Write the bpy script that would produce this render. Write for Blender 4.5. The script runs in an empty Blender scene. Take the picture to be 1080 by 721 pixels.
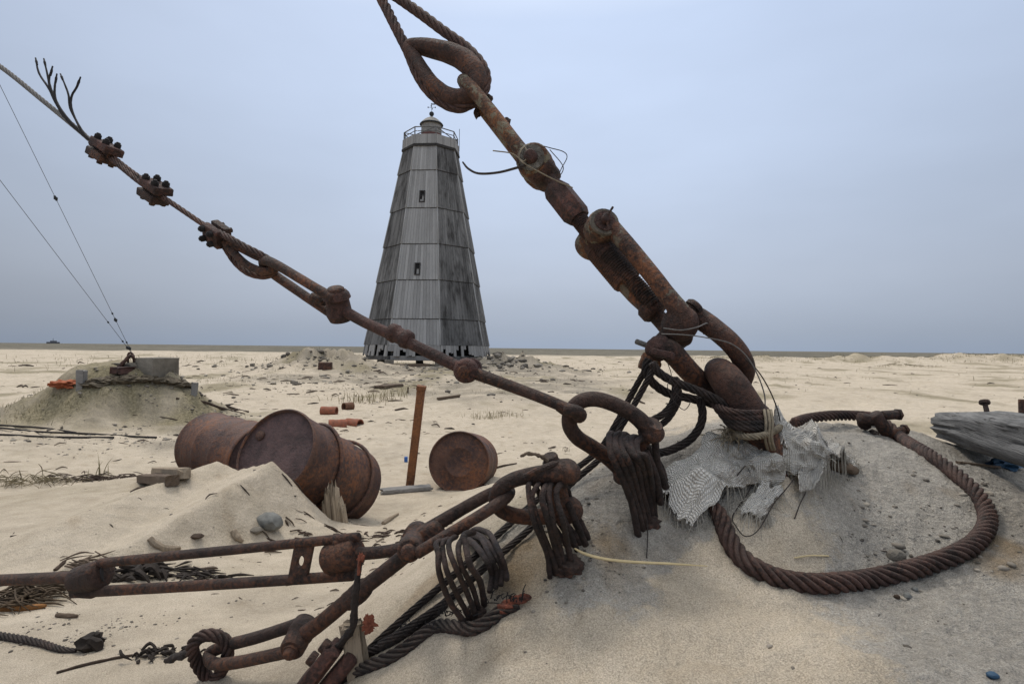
import bpy, bmesh, math, random
import numpy as np
from mathutils import Vector, Matrix, noise as mnoise

random.seed(7)
rng = np.random.default_rng(7)
S = bpy.context.scene
COL = S.collection

# ------------------------------------------------------------------ camera
FPX = 600.0
CAM = np.array([0.0, 0.0, 1.30])
PITCH, ROLL = math.radians(0.62), math.radians(0.62)
FW = np.array([0, math.cos(PITCH), math.sin(PITCH)])
_r0 = np.array([1.0, 0, 0]); _u0 = np.cross(_r0, FW)
RT = _r0 * math.cos(ROLL) + _u0 * math.sin(ROLL)
UP = np.cross(RT, FW)
cam = bpy.data.cameras.new('camera')
cam.sensor_width = 36.0; cam.lens = 20.0; cam.clip_start = 0.02; cam.clip_end = 20000
camo = bpy.data.objects.new('camera', cam); COL.objects.link(camo)
M4 = Matrix.Identity(4)
for i in range(3):
    M4[i][0], M4[i][1], M4[i][2], M4[i][3] = RT[i], UP[i], -FW[i], CAM[i]
camo.matrix_world = M4
S.camera = camo

# ------------------------------------------------------------------ world + sun
SUN_EL, SUN_AZ = math.radians(60), math.radians(-35)     # azimuth from +Y, clockwise negative = left
w = bpy.data.worlds.new('World'); S.world = w; w.use_nodes = True
nt = w.node_tree; N = nt.nodes; L = nt.links
bg = N['Background']; bg.inputs['Strength'].default_value = 0.1
sky = N.new('ShaderNodeTexSky'); sky.sky_type = 'NISHITA'; sky.sun_disc = False
sky.sun_elevation = SUN_EL; sky.sun_rotation = SUN_AZ; sky.air_density = 1.6; sky.dust_density = 4.0
tc = N.new('ShaderNodeTexCoord'); sep = N.new('ShaderNodeSeparateXYZ'); L.new(tc.outputs['Generated'], sep.inputs[0])
rmp = N.new('ShaderNodeValToRGB'); cr = rmp.color_ramp
stops = [(0.0, (3.05, 3.65, 4.7)), (0.03, (3.3, 3.85, 4.8)), (0.12, (4.1, 4.7, 5.85)), (0.30, (4.75, 5.6, 7.2)),
         (0.50, (5.1, 6.1, 8.0)), (0.72, (9.5, 10.0, 10.8)), (1.0, (14.0, 14.0, 14.0))]
cr.elements[0].position = 0; cr.elements[1].position = 1
for p, c in stops[1:-1]: cr.elements.new(p)
for e, (p, c) in zip(cr.elements, stops):
    e.position = p; e.color = tuple(v / 14 for v in c) + (1,)
L.new(sep.outputs['Z'], rmp.inputs[0])
mul = N.new('ShaderNodeVectorMath'); mul.operation = 'SCALE'; L.new(rmp.outputs[0], mul.inputs[0])
def wmath(op, a, b=None, clamp=False):
    m = N.new('ShaderNodeMath'); m.operation = op; m.use_clamp = clamp
    for k, v in enumerate((a, b)):
        if v is None: continue
        if isinstance(v, (int, float)): m.inputs[k].default_value = v
        else: L.new(v, m.inputs[k])
    return m.outputs[0]
xs = wmath('SUBTRACT', sep.outputs['X'], 0.10)
x2 = wmath('MULTIPLY', xs, xs)
fall = wmath('MAXIMUM', wmath('SUBTRACT', 1.0, wmath('MULTIPLY', x2, 0.50)), 0.68)
cn = N.new('ShaderNodeTexNoise'); cn.inputs['Scale'].default_value = 2.2; cn.inputs['Detail'].default_value = 4
mp = N.new('ShaderNodeMapping'); mp.inputs['Scale'].default_value = (1, 1, 3.0)
L.new(tc.outputs['Generated'], mp.inputs[0]); L.new(mp.outputs[0], cn.inputs['Vector'])
cl = wmath('ADD', wmath('MULTIPLY', wmath('SUBTRACT', cn.outputs[0], 0.5), 0.26), 1.0)
L.new(wmath('MULTIPLY', wmath('MULTIPLY', fall, cl), 14.0), mul.inputs['Scale'])
mx = N.new('ShaderNodeMix'); mx.data_type = 'RGBA'; mx.inputs['Factor'].default_value = 0.93
L.new(sky.outputs[0], mx.inputs[6]); L.new(mul.outputs[0], mx.inputs[7]); L.new(mx.outputs[2], bg.inputs['Color'])

sl = bpy.data.lights.new('sun', 'SUN'); sl.energy = 1.5; sl.angle = math.radians(14); sl.color = (1.0, 0.94, 0.86)
so = bpy.data.objects.new('sun', sl); COL.objects.link(so)
sd = Vector((math.sin(SUN_AZ) * math.cos(SUN_EL), math.cos(SUN_AZ) * math.cos(SUN_EL), math.sin(SUN_EL)))
so.rotation_euler = sd.to_track_quat('Z', 'Y').to_euler()
S.view_settings.view_transform = 'Standard'; S.view_settings.look = 'None'
S.view_settings.exposure = 0.28; S.view_settings.gamma = 1.0; S.view_settings.use_curve_mapping = False

# ------------------------------------------------------------------ pixel helpers (photo pixels, 1080 x 721)
def ray(px, py): return FW + RT * ((px - 540.0) / FPX) + UP * ((360.5 - py) / FPX)
def P(px, py, d): return CAM + ray(px, py) * d
def PR(px, d): return px / FPX * d          # pixels to metres at a depth
def dline(p0, d0, p1, d1):
    v = np.subtract(p1, p0).astype(float); q = v @ v
    def f(px, py):
        t = ((px - p0[0]) * v[0] + (py - p0[1]) * v[1]) / q
        return 1.0 / ((1 - t) / d0 + t / d1)
    return f

# ------------------------------------------------------------------ noise
def _hash(ix, iy, seed):
    h = (ix.astype(np.int64) * 374761393 + iy.astype(np.int64) * 668265263 + seed * 974711) & 0xffffffff
    h = ((h ^ (h >> 13)) * 1274126177) & 0xffffffff
    return ((h ^ (h >> 16)) & 0xffff) / 65535.0
def vnoise(x, y, seed=0):
    ix = np.floor(x); iy = np.floor(y); fx = x - ix; fy = y - iy
    fx = fx * fx * fx * (fx * (fx * 6 - 15) + 10); fy = fy * fy * fy * (fy * (fy * 6 - 15) + 10)
    a = _hash(ix, iy, seed); b = _hash(ix + 1, iy, seed); c = _hash(ix, iy + 1, seed); d = _hash(ix + 1, iy + 1, seed)
    return (a + (b - a) * fx) + ((c + (d - c) * fx) - (a + (b - a) * fx)) * fy - 0.5
def fbm(x, y, oct=4, seed=0):
    s = 0; a = 1.0; f = 1.0
    for o in range(oct):
        s = s + a * vnoise(x * f + 17.3 * o, y * f - 9.1 * o, seed + o); a *= 0.5; f *= 2.03
    return s
def sstep(e0, e1, x):
    t = np.clip((x - e0) / (e1 - e0), 0, 1); return t * t * (3 - 2 * t)

# ------------------------------------------------------------------ terrain
ctrl = []
for px, py, d in [
    (560, 715, .93), (640, 715, .90), (700, 715, .88), (900, 715, .85), (1075, 715, .85), (690, 600, 1.2), (800, 600, 1.2), (900, 600, 1.25), (1050, 600, 1.25),
    (800, 476, 1.40), (770, 470, 1.46), (826, 480, 1.44), (850, 484, 1.56), (900, 500, 1.6), (1050, 500, 1.7), (680, 555, 1.25), (740, 520, 1.36), (850, 452, 2.1), (950, 455, 2.2), (1070, 478, 2.3), (1070, 520, 1.75),
    (720, 452, 1.95), (690, 472, 1.7), (650, 490, 1.55), (590, 600, 1.15), (495, 652, 1.1), (440, 692, 1.1), (385, 705, 1.15), (350, 720, 1.2),
    (600, 500, 1.6), (560, 540, 1.42), (520, 556, 1.45), (440, 624, 1.3), (385, 690, 1.25), (300, 718, 1.33),
    (220, 712, 1.45), (0, 720, 1.55), (100, 700, 1.62), (0, 650, 2.0), (120, 650, 1.95), (300, 660, 1.9), (380, 630, 2.2), (420, 580, 2.9), (300, 600, 2.7), (480, 545, 3.6), (560, 500, 4.6),
    (100, 565, 2.9), (30, 590, 2.55), (200, 560, 2.9), (20, 570, 2.85), (230, 575, 2.9), (315, 556, 3.45), (352, 548, 3.72), (388, 556, 3.95), (415, 548, 4.3), (440, 520, 5.0), (500, 518, 5.2), (180, 502, 4.5), (60, 512, 4.9), (120, 480, 6.2), (20, 480, 6.6)]:
    ctrl.append(P(px, py, d))
for x, y, z in [(.4, 3.0, .72), (1.2, 3.1, .72), (2.1, 3.2, .62), (3.2, 3.0, .6), (.3, 3.8, .25), (1.3, 4.0, .22), (2.4, 4.2, .2), (.4, 5, 0), (1.5, 5.3, 0), (3, 5.5, 0), (4.5, 4.5, .1), (4.5, 2.5, .5),
                (2.2, 1.2, .8), (2.8, 0, .6), (1.5, 0.2, .72), (0.6, .3, .72), (0, .3, .68), (-.6, .5, .52), (0, -1, .55), (1.5, -1.2, .5), (-1.5, -.6, .35), (-2.2, .8, .4), (-3.2, 1.6, .3), (-3, -1.5, .2), (0, -3, .2), (3, -3, .2),
                (-4.2, 3.2, .25), (-5.5, 1.5, .1), (-5, 5, .05), (-2.5, 6.5, .0), (0, 6.5, -.02), (3, 7, 0), (-6.5, -2, 0), (6.5, 0, .1), (6, -3, 0), (0, -6, 0)]:
    ctrl.append(np.array([x, y, z]))
ctrl = np.array(ctrl)
def _tpsK(d2): return 0.5 * d2 * np.log(d2 + 1e-9)
_n = len(ctrl)
_K = _tpsK(((ctrl[:, None, :2] - ctrl[None, :, :2]) ** 2).sum(-1)) + np.eye(_n) * 0.01
_Pm = np.hstack([np.ones((_n, 1)), ctrl[:, :2]])
_A = np.zeros((_n + 3, _n + 3)); _A[:_n, :_n] = _K; _A[:_n, _n:] = _Pm; _A[_n:, :_n] = _Pm.T
_W = np.linalg.solve(_A, np.concatenate([ctrl[:, 2], np.zeros(3)]))
def tps(x, y):
    if x.size < 3000:
        d2 = (x[:, None] - ctrl[None, :, 0]) ** 2 + (y[:, None] - ctrl[None, :, 1]) ** 2
        return _W[_n] + _W[_n + 1] * x + _W[_n + 2] * y + _tpsK(d2) @ _W[:_n]
    out = _W[_n] + _W[_n + 1] * x + _W[_n + 2] * y
    for i in range(_n):
        out = out + _W[i] * _tpsK((x - ctrl[i, 0]) ** 2 + (y - ctrl[i, 1]) ** 2)
    return out
def tent(x, y, A, B, s1, s2):
    ax, ay, az = A; bx, by, bz = B
    vx, vy = bx - ax, by - ay; q = vx * vx + vy * vy
    tr_ = ((x - ax) * vx + (y - ay) * vy) / q
    t = np.clip(tr_, 0, 1)
    dx = x - ax - t * vx; dy = y - ay - t * vy
    D = np.sqrt(dx * dx + dy * dy) + 1e-9; lv = math.sqrt(q)
    lat = (vx * dy - vy * dx) / (lv * D); back = np.maximum(-(dx * vx + dy * vy) / (lv * D), 0)
    s_ = s2 + (s1 - s2) * (0.5 + 0.5 * np.clip(lat * 1.6, -1, 1))
    s_ = s_ + (1.1 - s_) * back
    return az + (bz - az) * t - D * s_
DRIFTS = [(P(232, 485, 3.60), P(70, 548, 2.75), .40, .34), (P(287, 485, 3.45), P(150, 568, 2.62), 1.25, .30)]
MND = P(150, 402, 9.6)       # anchor block mound
TWR = np.array([-5.55, 38.0])
def hump(x, y, cx, cy, rx, ry, h, p=1.0):
    q = ((x - cx) / rx) ** 2 + ((y - cy) / ry) ** 2
    return h * np.exp(-q ** p)
def H(x, y):
    x = np.asarray(x, float); y = np.asarray(y, float)
    r = np.sqrt(x * x + y * y)
    near = 1 - sstep(5.4, 7.6, r)
    z = np.zeros_like(r)
    m = near > 0
    if m.any():
        zz = tps(x[m], y[m])
        for A, B, s1, s2 in DRIFTS:
            wob = 0.03 * fbm(x[m] * 3, y[m] * 3, 3, 5)
            tz = tent(x[m] + wob, y[m] + wob, A, B, s1, s2)
            k = 0.018; hh = np.clip(0.5 + 0.5 * (tz - zz) / k, 0, 1)
            zz = zz * (1 - hh) + tz * hh + k * hh * (1 - hh)
        z[m] = zz * near[m]
    f = sstep(4.5, 9, r)
    # far hummocks
    hum = fbm(x * .22, y * .22, 4, 20); hum2 = fbm(x * .07, y * .05, 4, 33)
    z += f * (0.16 * hum + 0.05 * np.maximum(fbm(x * .9, y * .9, 3, 40), 0))
    g = sstep(15, 45, r)
    z += g * (0.42 * np.maximum(hum2 + .02, -.1) * (0.35 + 0.65 * sstep(-4, 18, x)) * (1 - 0.8 * sstep(120, 300, r)))
    z += f * np.abs(hum) * 0.0
    for cx, cy, rx, ry, h in [(40, 66, 6, 3, 1.1), (31, 70, 7, 3, .9), (22, 62, 3.4, 2, .85), (53, 62, 9, 4, 1.35), (18, 45, 1.2, .8, .45), (24.5, 74, 9, 3, .75), (62, 75, 9, 4, 1.7), (36, 52, 2.2, 1.2, .5), (45, 47, 2.5, 1.2, .55)]:
        z += hump(x, y, cx, cy, rx, ry, h * .72) * (0.75 + .9 * vnoise(x * .8, y * .8, 9))
    # anchor block mound
    u = (x - MND[0] + .25); v = y - MND[1]
    q = np.sqrt(((u + .15) / 1.8) ** 2 + (v / 1.45) ** 2) + 0.20 * fbm(x * 1.6, y * 1.6, 4, 3)
    z += 0.88 * (1 - sstep(.24, 1.12, q)) + .05 * np.exp(-q * q) * fbm(x * 4, y * 4, 3, 8)
    # lighthouse mound
    q = np.sqrt(((x - TWR[0] - .6) / 8.5) ** 2 + ((y - TWR[1]) / 9.5) ** 2) + 0.10 * fbm(x * .5, y * .5, 3, 60)
    z += 0.02 * (1 - sstep(.42, 1.1, q)) + (1 - sstep(.8, 1.3, q)) * 0.12 * fbm(x * 1.4, y * 1.4, 4, 61)
    z += hump(x, y, -9.6, 29, 3.2, 2.4, .80) * (1 + fbm(x * 1.3, y * 1.3, 3, 70))
    z += hump(x, y, -.2, 33.0, 2.9, 2.6, .78) * (1 + fbm(x * 1.3, y * 1.3, 3, 71))
    # small relief
    nr = 1 - sstep(30, 60, r)
    z += nr * f * 0.05 * np.maximum(fbm(x * 1.7, y * 1.7, 4, 51) - .12, 0) * 2.6
    z += nr * (0.012 * fbm(x * 2.2, y * 2.2, 4, 11) * (1 + 1.2 * f) + 0.0035 * fbm(x * 11, y * 11, 3, 12))
    # cut, lumpy face of the foreground mound
    z += (1 - sstep(2.6, 3.4, r)) * sstep(-.3, .1, x) * (0.022 * fbm(x * 5.5, y * 5.5, 4, 14) + .014 * np.abs(fbm(x * 19, y * 19, 4, 16)) + .004 * fbm(x * 50, y * 50, 2, 17))
    # terrace-like ridges on the grey slope
    tr = (1 - sstep(2.3, 3.0, r)) * sstep(.2, .8, x)
    z += tr * 0.010 * np.abs(vnoise(x * 6 + y * 9, y * 22 - x * 9, 15))
    return z
def h1(x, y): return float(H(np.array([x]), np.array([y]))[0])
_TC = {}
def G(px, py, up=0.0):
    """the point of the ground seen at a photo pixel"""
    D = ray(px, py)
    ts = np.geomspace(0.45, 400, 420)
    q = CAM[None] + ts[:, None] * D[None]
    hh = H(q[:, 0], q[:, 1]); below = np.where(q[:, 2] < hh)[0]
    if len(below) == 0: return CAM + D * 300
    i = below[0]; a, b = ts[max(i - 1, 0)], ts[i]
    for _ in range(2):
        tt = np.linspace(a, b, 17); q = CAM[None] + tt[:, None] * D[None]
        w_ = np.where(q[:, 2] < H(q[:, 0], q[:, 1]))[0]; k = w_[0] if len(w_) else 16
        a, b = tt[max(k - 1, 0)], tt[k]
    p = CAM + b * D; p[2] = h1(p[0], p[1]) + up
    return p
def onground(x, y, up=0.0): return np.array([x, y, h1(x, y) + up])
# ------------------------------------------------------------------ mesh building
def nrm(v):
    v = np.asarray(v, float); n = np.linalg.norm(v); return v / n if n > 1e-12 else v
def perp(a):
    a = nrm(a); t = np.array([0, 0, 1.0]) if abs(a[2]) < .9 else np.array([1.0, 0, 0])
    u = nrm(np.cross(t, a)); return u, np.cross(a, u)
def catmull(pts, per=8, closed=False, rad=None):
    pts = np.asarray(pts, float); n = len(pts)
    if n < 3 and not closed:
        t = np.linspace(0, 1, per + 1)[:, None]; o = pts[0] * (1 - t) + pts[-1] * t
        return o, (None if rad is None else np.interp(np.linspace(0, 1, per + 1), [0, 1], [rad[0], rad[-1]]))
    idx = (lambda i: i % n) if closed else (lambda i: min(max(i, 0), n - 1))
    out = []; ro = []
    for i in range(n if closed else n - 1):
        p0, p1, p2, p3 = (pts[idx(i + k)] for k in (-1, 0, 1, 2))
        if not closed and i == 0: p0 = 2 * p1 - p2
        if not closed and i == n - 2: p3 = 2 * p2 - p1
        for j in range(per):
            t = j / per
            out.append(0.5 * ((2 * p1) + (-p0 + p2) * t + (2 * p0 - 5 * p1 + 4 * p2 - p3) * t * t + (-p0 + 3 * p1 - 3 * p2 + p3) * t ** 3))
            if rad is not None: ro.append(rad[idx(i)] * (1 - t) + rad[idx(i + 1)] * t)
    if not closed:
        out.append(pts[-1])
        if rad is not None: ro.append(rad[-1])
    return np.array(out), (None if rad is None else np.array(ro))
def resample(pts, step, closed=False, rad=None):
    q = np.vstack([pts, pts[:1]]) if closed else pts
    s = np.concatenate([[0], np.cumsum(np.linalg.norm(np.diff(q, axis=0), axis=1))])
    n = max(int(s[-1] / step), 4)
    t = np.linspace(0, s[-1], n + 1)
    if closed: t = t[:-1]
    o = np.stack([np.interp(t, s, q[:, k]) for k in range(3)], 1)
    rr = None
    if rad is not None:
        rr = np.interp(t, s, np.concatenate([rad, rad[:1]]) if closed else rad)
    return o, rr, t
class MB:
    def __init__(s): s.v = []; s.f = []; s.n = 0; s.tone = []
    def add(s, V, F, tone=0.5):
        V = np.asarray(V, float); s.v.append(V); s.f += [tuple(i + s.n for i in f) for f in F]
        s.n += len(V); s.tone.append(np.full(len(V), tone) if np.isscalar(tone) else np.asarray(tone)); return s
    def grid(s, R, closed_u, closed_v, tone=.5):
        """R: rings (m, n, 3)"""
        m, n = R.shape[:2]; F = []
        for i in range(m if closed_u else m - 1):
            for j in range(n if closed_v else n - 1):
                a = i * n + j; b = i * n + (j + 1) % n; c = ((i + 1) % m) * n + (j + 1) % n; d = ((i + 1) % m) * n + j
                F.append((a, b, c, d))
        s.add(R.reshape(-1, 3), F, tone)
    def tube(s, pts, r, n=12, closed=False, per=8, rope=False, pitch=5.2, flat=1.0, up=None, rough=0.0, cap=True, smooth=True, strands=6, step=None, tone=.5):
        rad = r if isinstance(r, (list, tuple, np.ndarray)) else [r] * len(pts)
        pts = [np.asarray(p, float) for p in pts]
        if smooth: C, Rr = catmull(pts, per, closed, np.asarray(rad, float))
        else: C, Rr = np.array(pts), np.asarray(rad, float)
        R0 = float(np.mean(Rr))
        if rope:
            C, Rr, _ = resample(C, R0 * .42, closed, Rr); n = strands * 8
        elif step: C, Rr, _ = resample(C, step, closed, Rr)
        m = len(C)
        T = np.roll(C, -1, 0) - np.roll(C, 1, 0)
        if not closed: T[0] = C[1] - C[0]; T[-1] = C[-1] - C[-2]
        T /= np.maximum(np.linalg.norm(T, axis=1), 1e-12)[:, None]
        U = np.zeros_like(C)
        u = nrm(np.cross(T[0], up)) if up is not None else perp(T[0])[0]
        for i in range(m):
            if up is not None: u = nrm(np.cross(T[i], up)); U[i] = u
            else: u = nrm(u - T[i] * (u @ T[i])); U[i] = u
        V = np.cross(T, U)
        ang = np.linspace(0, 2 * np.pi, n, endpoint=False)
        corr = np.zeros(m)
        if closed and up is None:
            uu = nrm(U[-1] - T[0] * (U[-1] @ T[0])); a = math.atan2(uu @ V[0], uu @ U[0]); corr = -a * np.arange(m) / m
        s_ = np.concatenate([[0], np.cumsum(np.linalg.norm(np.diff(C, axis=0), axis=1))])
        if rope:
            tot = s_[-1]; turns = tot / (pitch * 2 * R0)
            if closed: turns = max(round(turns), 1) * (tot + np.linalg.norm(C[0] - C[-1]) - np.linalg.norm(C[0] - C[-1])) / tot * (m - 1) / m
            ph = 2 * np.pi * turns * s_ / max(tot, 1e-9)
            A = ang[None] + corr[:, None] + ph[:, None]
            hw = np.pi / strands; fi = (ang + hw) % (2 * hw) - hw
            sa = math.sin(hw); aa = 1 / (1 + sa); ro = aa * sa
            pr_ = aa * np.cos(fi) + np.sqrt(np.maximum(ro * ro - (aa * np.sin(fi)) ** 2, 0))
            rr = Rr[:, None] * np.maximum(pr_, .66)[None]
        else:
            A = ang[None] + corr[:, None]; rr = Rr[:, None] * np.ones((1, n))
        if rough:
            for ii in range(m):
                pass
            nz = fbm(s_[:, None] / R0 * .6 + np.zeros((1, n)), (np.cos(A) * 1.3 + 7) + (C[0, 0] * 13 % 5), 3, 77) + fbm(s_[:, None] / R0 * .6 + 3, (np.sin(A) * 1.3 + 3), 3, 78)
            rr = rr * (1 + rough * nz)
        R = C[:, None] + (np.cos(A) * rr)[..., None] * U[:, None] * flat + (np.sin(A) * rr)[..., None] * V[:, None]
        if closed: s.grid(R, True, True, tone)
        else:
            if cap:
                rings = []
                for sgn, i in ((-1, 0), (1, m - 1)):
                    e = C[i] + sgn * T[i] * Rr[i] * .22
                    rings.append((e + (R[i] - C[i]) * .82, e + (R[i] - C[i]) * .02))
                R = np.concatenate([[rings[0][1], rings[0][0]], R, [rings[1][0], rings[1][1]]])
            s.grid(R, False, True, tone)
        return s
    def lathe(s, a, axis, prof, n=20, phase=0.0, ref=None, tone=.5, sq=None, dent=0):
        a = np.asarray(a, float); ax = nrm(axis)
        if ref is not None: u = nrm(np.asarray(ref, float) - ax * (np.asarray(ref, float) @ ax)); v = np.cross(ax, u)
        else: u, v = perp(ax)
        ang = np.linspace(0, 2 * np.pi, n, endpoint=False) + phase
        R = []
        for (t, r) in prof:
            R.append(a + ax * t + (np.cos(ang)[:, None] * u + np.sin(ang)[:, None] * v) * max(r, 1e-5))
        s.grid(np.array(R), False, True, tone); return s
    def cyl(s, a, b, r, n=16, r2=None, bev=None, tone=.5):
        a = np.asarray(a, float); b = np.asarray(b, float); l = np.linalg.norm(b - a); r2 = r if r2 is None else r2
        e = min(r, r2, l) * .18 if bev is None else bev
        return s.lathe(a, b - a, [(0, 0), (0, r - e), (e, r), (l - e, r2), (l, r2 - e), (l, 0)], n, tone=tone)
    def box(s, c, ax, half, bev=.1, jit=0.0, tone=.5):
        bm = bmesh.new(); bmesh.ops.create_cube(bm, size=2)
        for v in bm.verts: v.co = Vector([v.co[i] * half[i] for i in range(3)])
        if bev > 0: bmesh.ops.bevel(bm, geom=bm.edges[:], offset=min(half) * bev * 2, segments=2, affect='EDGES', profile=.5)
        bm.verts.index_update()
        V = np.array([v.co[:] for v in bm.verts]); F = [tuple(v.index for v in f.verts) for f in bm.faces]; bm.free()
        if jit: V = V + rng.normal(0, jit, V.shape)
        A = np.array([nrm(k) for k in ax])
        return s.add(np.asarray(c) + V @ A, F, tone)
    def blob(s, c, rad, seed=0, sub=2, amp=.25, ax=None, flatz=None, tone=.5, freq=1.3):
        bm = bmesh.new(); bmesh.ops.create_icosphere(bm, subdivisions=sub, radius=1)
        V = np.array([v.co[:] for v in bm.verts]); F = [tuple(v.index for v in f.verts) for f in bm.faces]; bm.free()
        k = np.array([mnoise.noise(Vector(p * freq + seed * 3.7)) + .5 * mnoise.noise(Vector(p * freq * 2.3 + seed * 1.9)) for p in V])
        V = V * (1 + amp * k)[:, None] * np.asarray(rad)
        if ax is not None: V = V @ np.array([nrm(k) for k in ax])
        return s.add(np.asarray(c) + V, F, tone)
    def build(s, name, mat, parent=None, origin=None, smooth=True, angle=52):
        V = np.vstack(s.v)
        if parent is not None: o3 = np.array(parent['_o'])
        elif origin is not None: o3 = np.asarray(origin, float)
        else: o3 = np.array([(V[:, 0].min() + V[:, 0].max()) / 2, (V[:, 1].min() + V[:, 1].max()) / 2, V[:, 2].min()])
        me = bpy.data.meshes.new(name)
        me.from_pydata((V - o3).tolist(), [], s.f); me.update()
        at = me.attributes.new('tone', 'FLOAT', 'POINT'); at.data.foreach_set('value', np.concatenate(s.tone).astype(np.float32))
        bm = bmesh.new(); bm.from_mesh(me); bmesh.ops.recalc_face_normals(bm, faces=bm.faces[:]); bm.to_mesh(me); bm.free()
        if smooth:
            me.polygons.foreach_set('use_smooth', [True] * len(me.polygons)); me.set_sharp_from_angle(angle=math.radians(angle))
        me.materials.append(mat)
        o = bpy.data.objects.new(name, me); COL.objects.link(o)
        if parent is not None: o.parent = parent; o.location = o3 - np.array(parent['_o'])
        else: o.location = o3
        o['_o'] = list(map(float, o3)); ALL.append(o)
        return o
ALL = []
def tag(o, label, cat, group=None, kind=None):
    if label: o['label'] = label
    if cat: o['category'] = cat
    if group: o['group'] = group
    if kind: o['kind'] = kind
    return o
def thing(name, label, cat, loc, group=None):
    o = bpy.data.objects.new(name, None); COL.objects.link(o); o.empty_display_size = .1
    o.location = loc; o['_o'] = [float(k) for k in loc]; ALL.append(o)
    return tag(o, label, cat, group)
def dup(root, loc, label, rotz=0.0):
    """a copy of a thing with copies of its parts and sub-parts"""
    def rec(o, par):
        c = o.copy(); COL.objects.link(c); ALL.append(c)
        if par is not None: c.parent = par
        for ch in [k for k in ALL[:] if k.parent == o]: rec(ch, c)
        return c
    r = rec(root, None); r.location = loc; r.rotation_euler.z = rotz; r['label'] = label; return r

# ------------------------------------------------------------------ materials
def mat(name):
    m = bpy.data.materials.new(name); m.use_nodes = True; t = m.node_tree
    return m, t, t.nodes['Principled BSDF']
class NT:
    def __init__(s, t): s.t = t
    def __call__(s, typ, ins=None, **kw):
        n = s.t.nodes.new(typ)
        for k, v in kw.items(): setattr(n, k, v)
        for k, v in (ins or {}).items():
            if hasattr(v, 'is_linked') or isinstance(v, bpy.types.NodeSocket): s.t.links.new(v, n.inputs[k])
            else: n.inputs[k].default_value = v
        return n
    def math(s, op, a, b=0.0, clamp=False):
        n = s('ShaderNodeMath', {0: a, 1: b}, operation=op); n.use_clamp = clamp; return n.outputs[0]
    def ramp(s, fac, *st):
        n = s('ShaderNodeValToRGB', {0: fac}); e = n.color_ramp.elements
        while len(e) < len(st): e.new(.5)
        for el, (p, c) in zip(e, st): el.position = p; el.color = (c if len(c) == 4 else tuple(c) + (1,)) if not np.isscalar(c) else (c, c, c, 1)
        return n.outputs[0]
    def mix(s, fac, a, b, bt='MIX'):
        n = s('ShaderNodeMix', data_type='RGBA', blend_type=bt)
        for i, v in ((0, fac), (6, a), (7, b)):
            if isinstance(v, bpy.types.NodeSocket): s.t.links.new(v, n.inputs[i])
            else: n.inputs[i].default_value = v if np.isscalar(v) else tuple(v) + (1,) * (4 - len(v))
        return n.outputs[2]
    def noise(s, vec, scale, det=4, rough=.55):
        return s('ShaderNodeTexNoise', {'Vector': vec, 'Scale': scale, 'Detail': det, 'Roughness': rough}).outputs[0]
    def link(s, a, b): s.t.links.new(a, b)
def rust(name, dark=(.028, .018, .016), mid=(.062, .034, .026), hot=(.16, .06, .028), amt=.25, paint=None, pamt=0, bump=.9, sc=1.0, rough=.75, dust=None):
    m, t, b = mat(name); n = NT(t)
    co = n('ShaderNodeTexCoord').outputs['Object']
    a = n.noise(co, 14 * sc, 6, .62); f = n.noise(co, 95 * sc, 5, .65); big = n.noise(co, 4.5 * sc, 3)
    c = n.mix(n.ramp(n.math('ADD', n.math('MULTIPLY', a, .65), n.math('MULTIPLY', f, .35)), (.40, 0), (.60, 1)), tuple(k * .72 for k in dark), tuple(k * 1.12 for k in mid))
    hotm = n.math('MULTIPLY', n.ramp(n.math('ADD', n.math('MULTIPLY', big, .55), n.math('MULTIPLY', f, .45)), (.62 - amt * .4, 0), (.74 - amt * .3, 1)), .9)
    c = n.mix(hotm, c, hot)
    if paint:
        pm = n.ramp(n.noise(co, 17 * sc, 6, .7), (.60 - pamt * .3, 0), (.64 - pamt * .3, 1))
        c = n.mix(n.math('MULTIPLY', pm, .8), c, paint)
    if dust:
        g = n('ShaderNodeNewGeometry'); sp = n('ShaderNodeSeparateXYZ', {0: g.outputs['Normal']})
        dm = n.math('MULTIPLY', n.ramp(n.math('ADD', sp.outputs[2], n.math('MULTIPLY', a, .8)), (.95, 0), (1.35, 1)), dust)
        c = n.mix(dm, c, (.30, .25, .19))
    n.link(c, b.inputs['Base Color'])
    n.link(n.ramp(f, (.3, rough - .12), (.7, rough + .12)), b.inputs['Roughness'])
    b.inputs['Specular IOR Level'].default_value = .35
    bp = n('ShaderNodeBump', {'Strength': bump, 'Distance': .007 / sc, 'Height': n.math('ADD', n.math('ADD', n.math('MULTIPLY', n.ramp(f, (.35, 0), (.55, 1)), .5), n.math('MULTIPLY', a, .7)), n.math('MULTIPLY', n.noise(co, 260 * sc, 4, .7), .6))})
    n.link(bp.outputs[0], b.inputs['Normal'])
    return m
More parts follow.
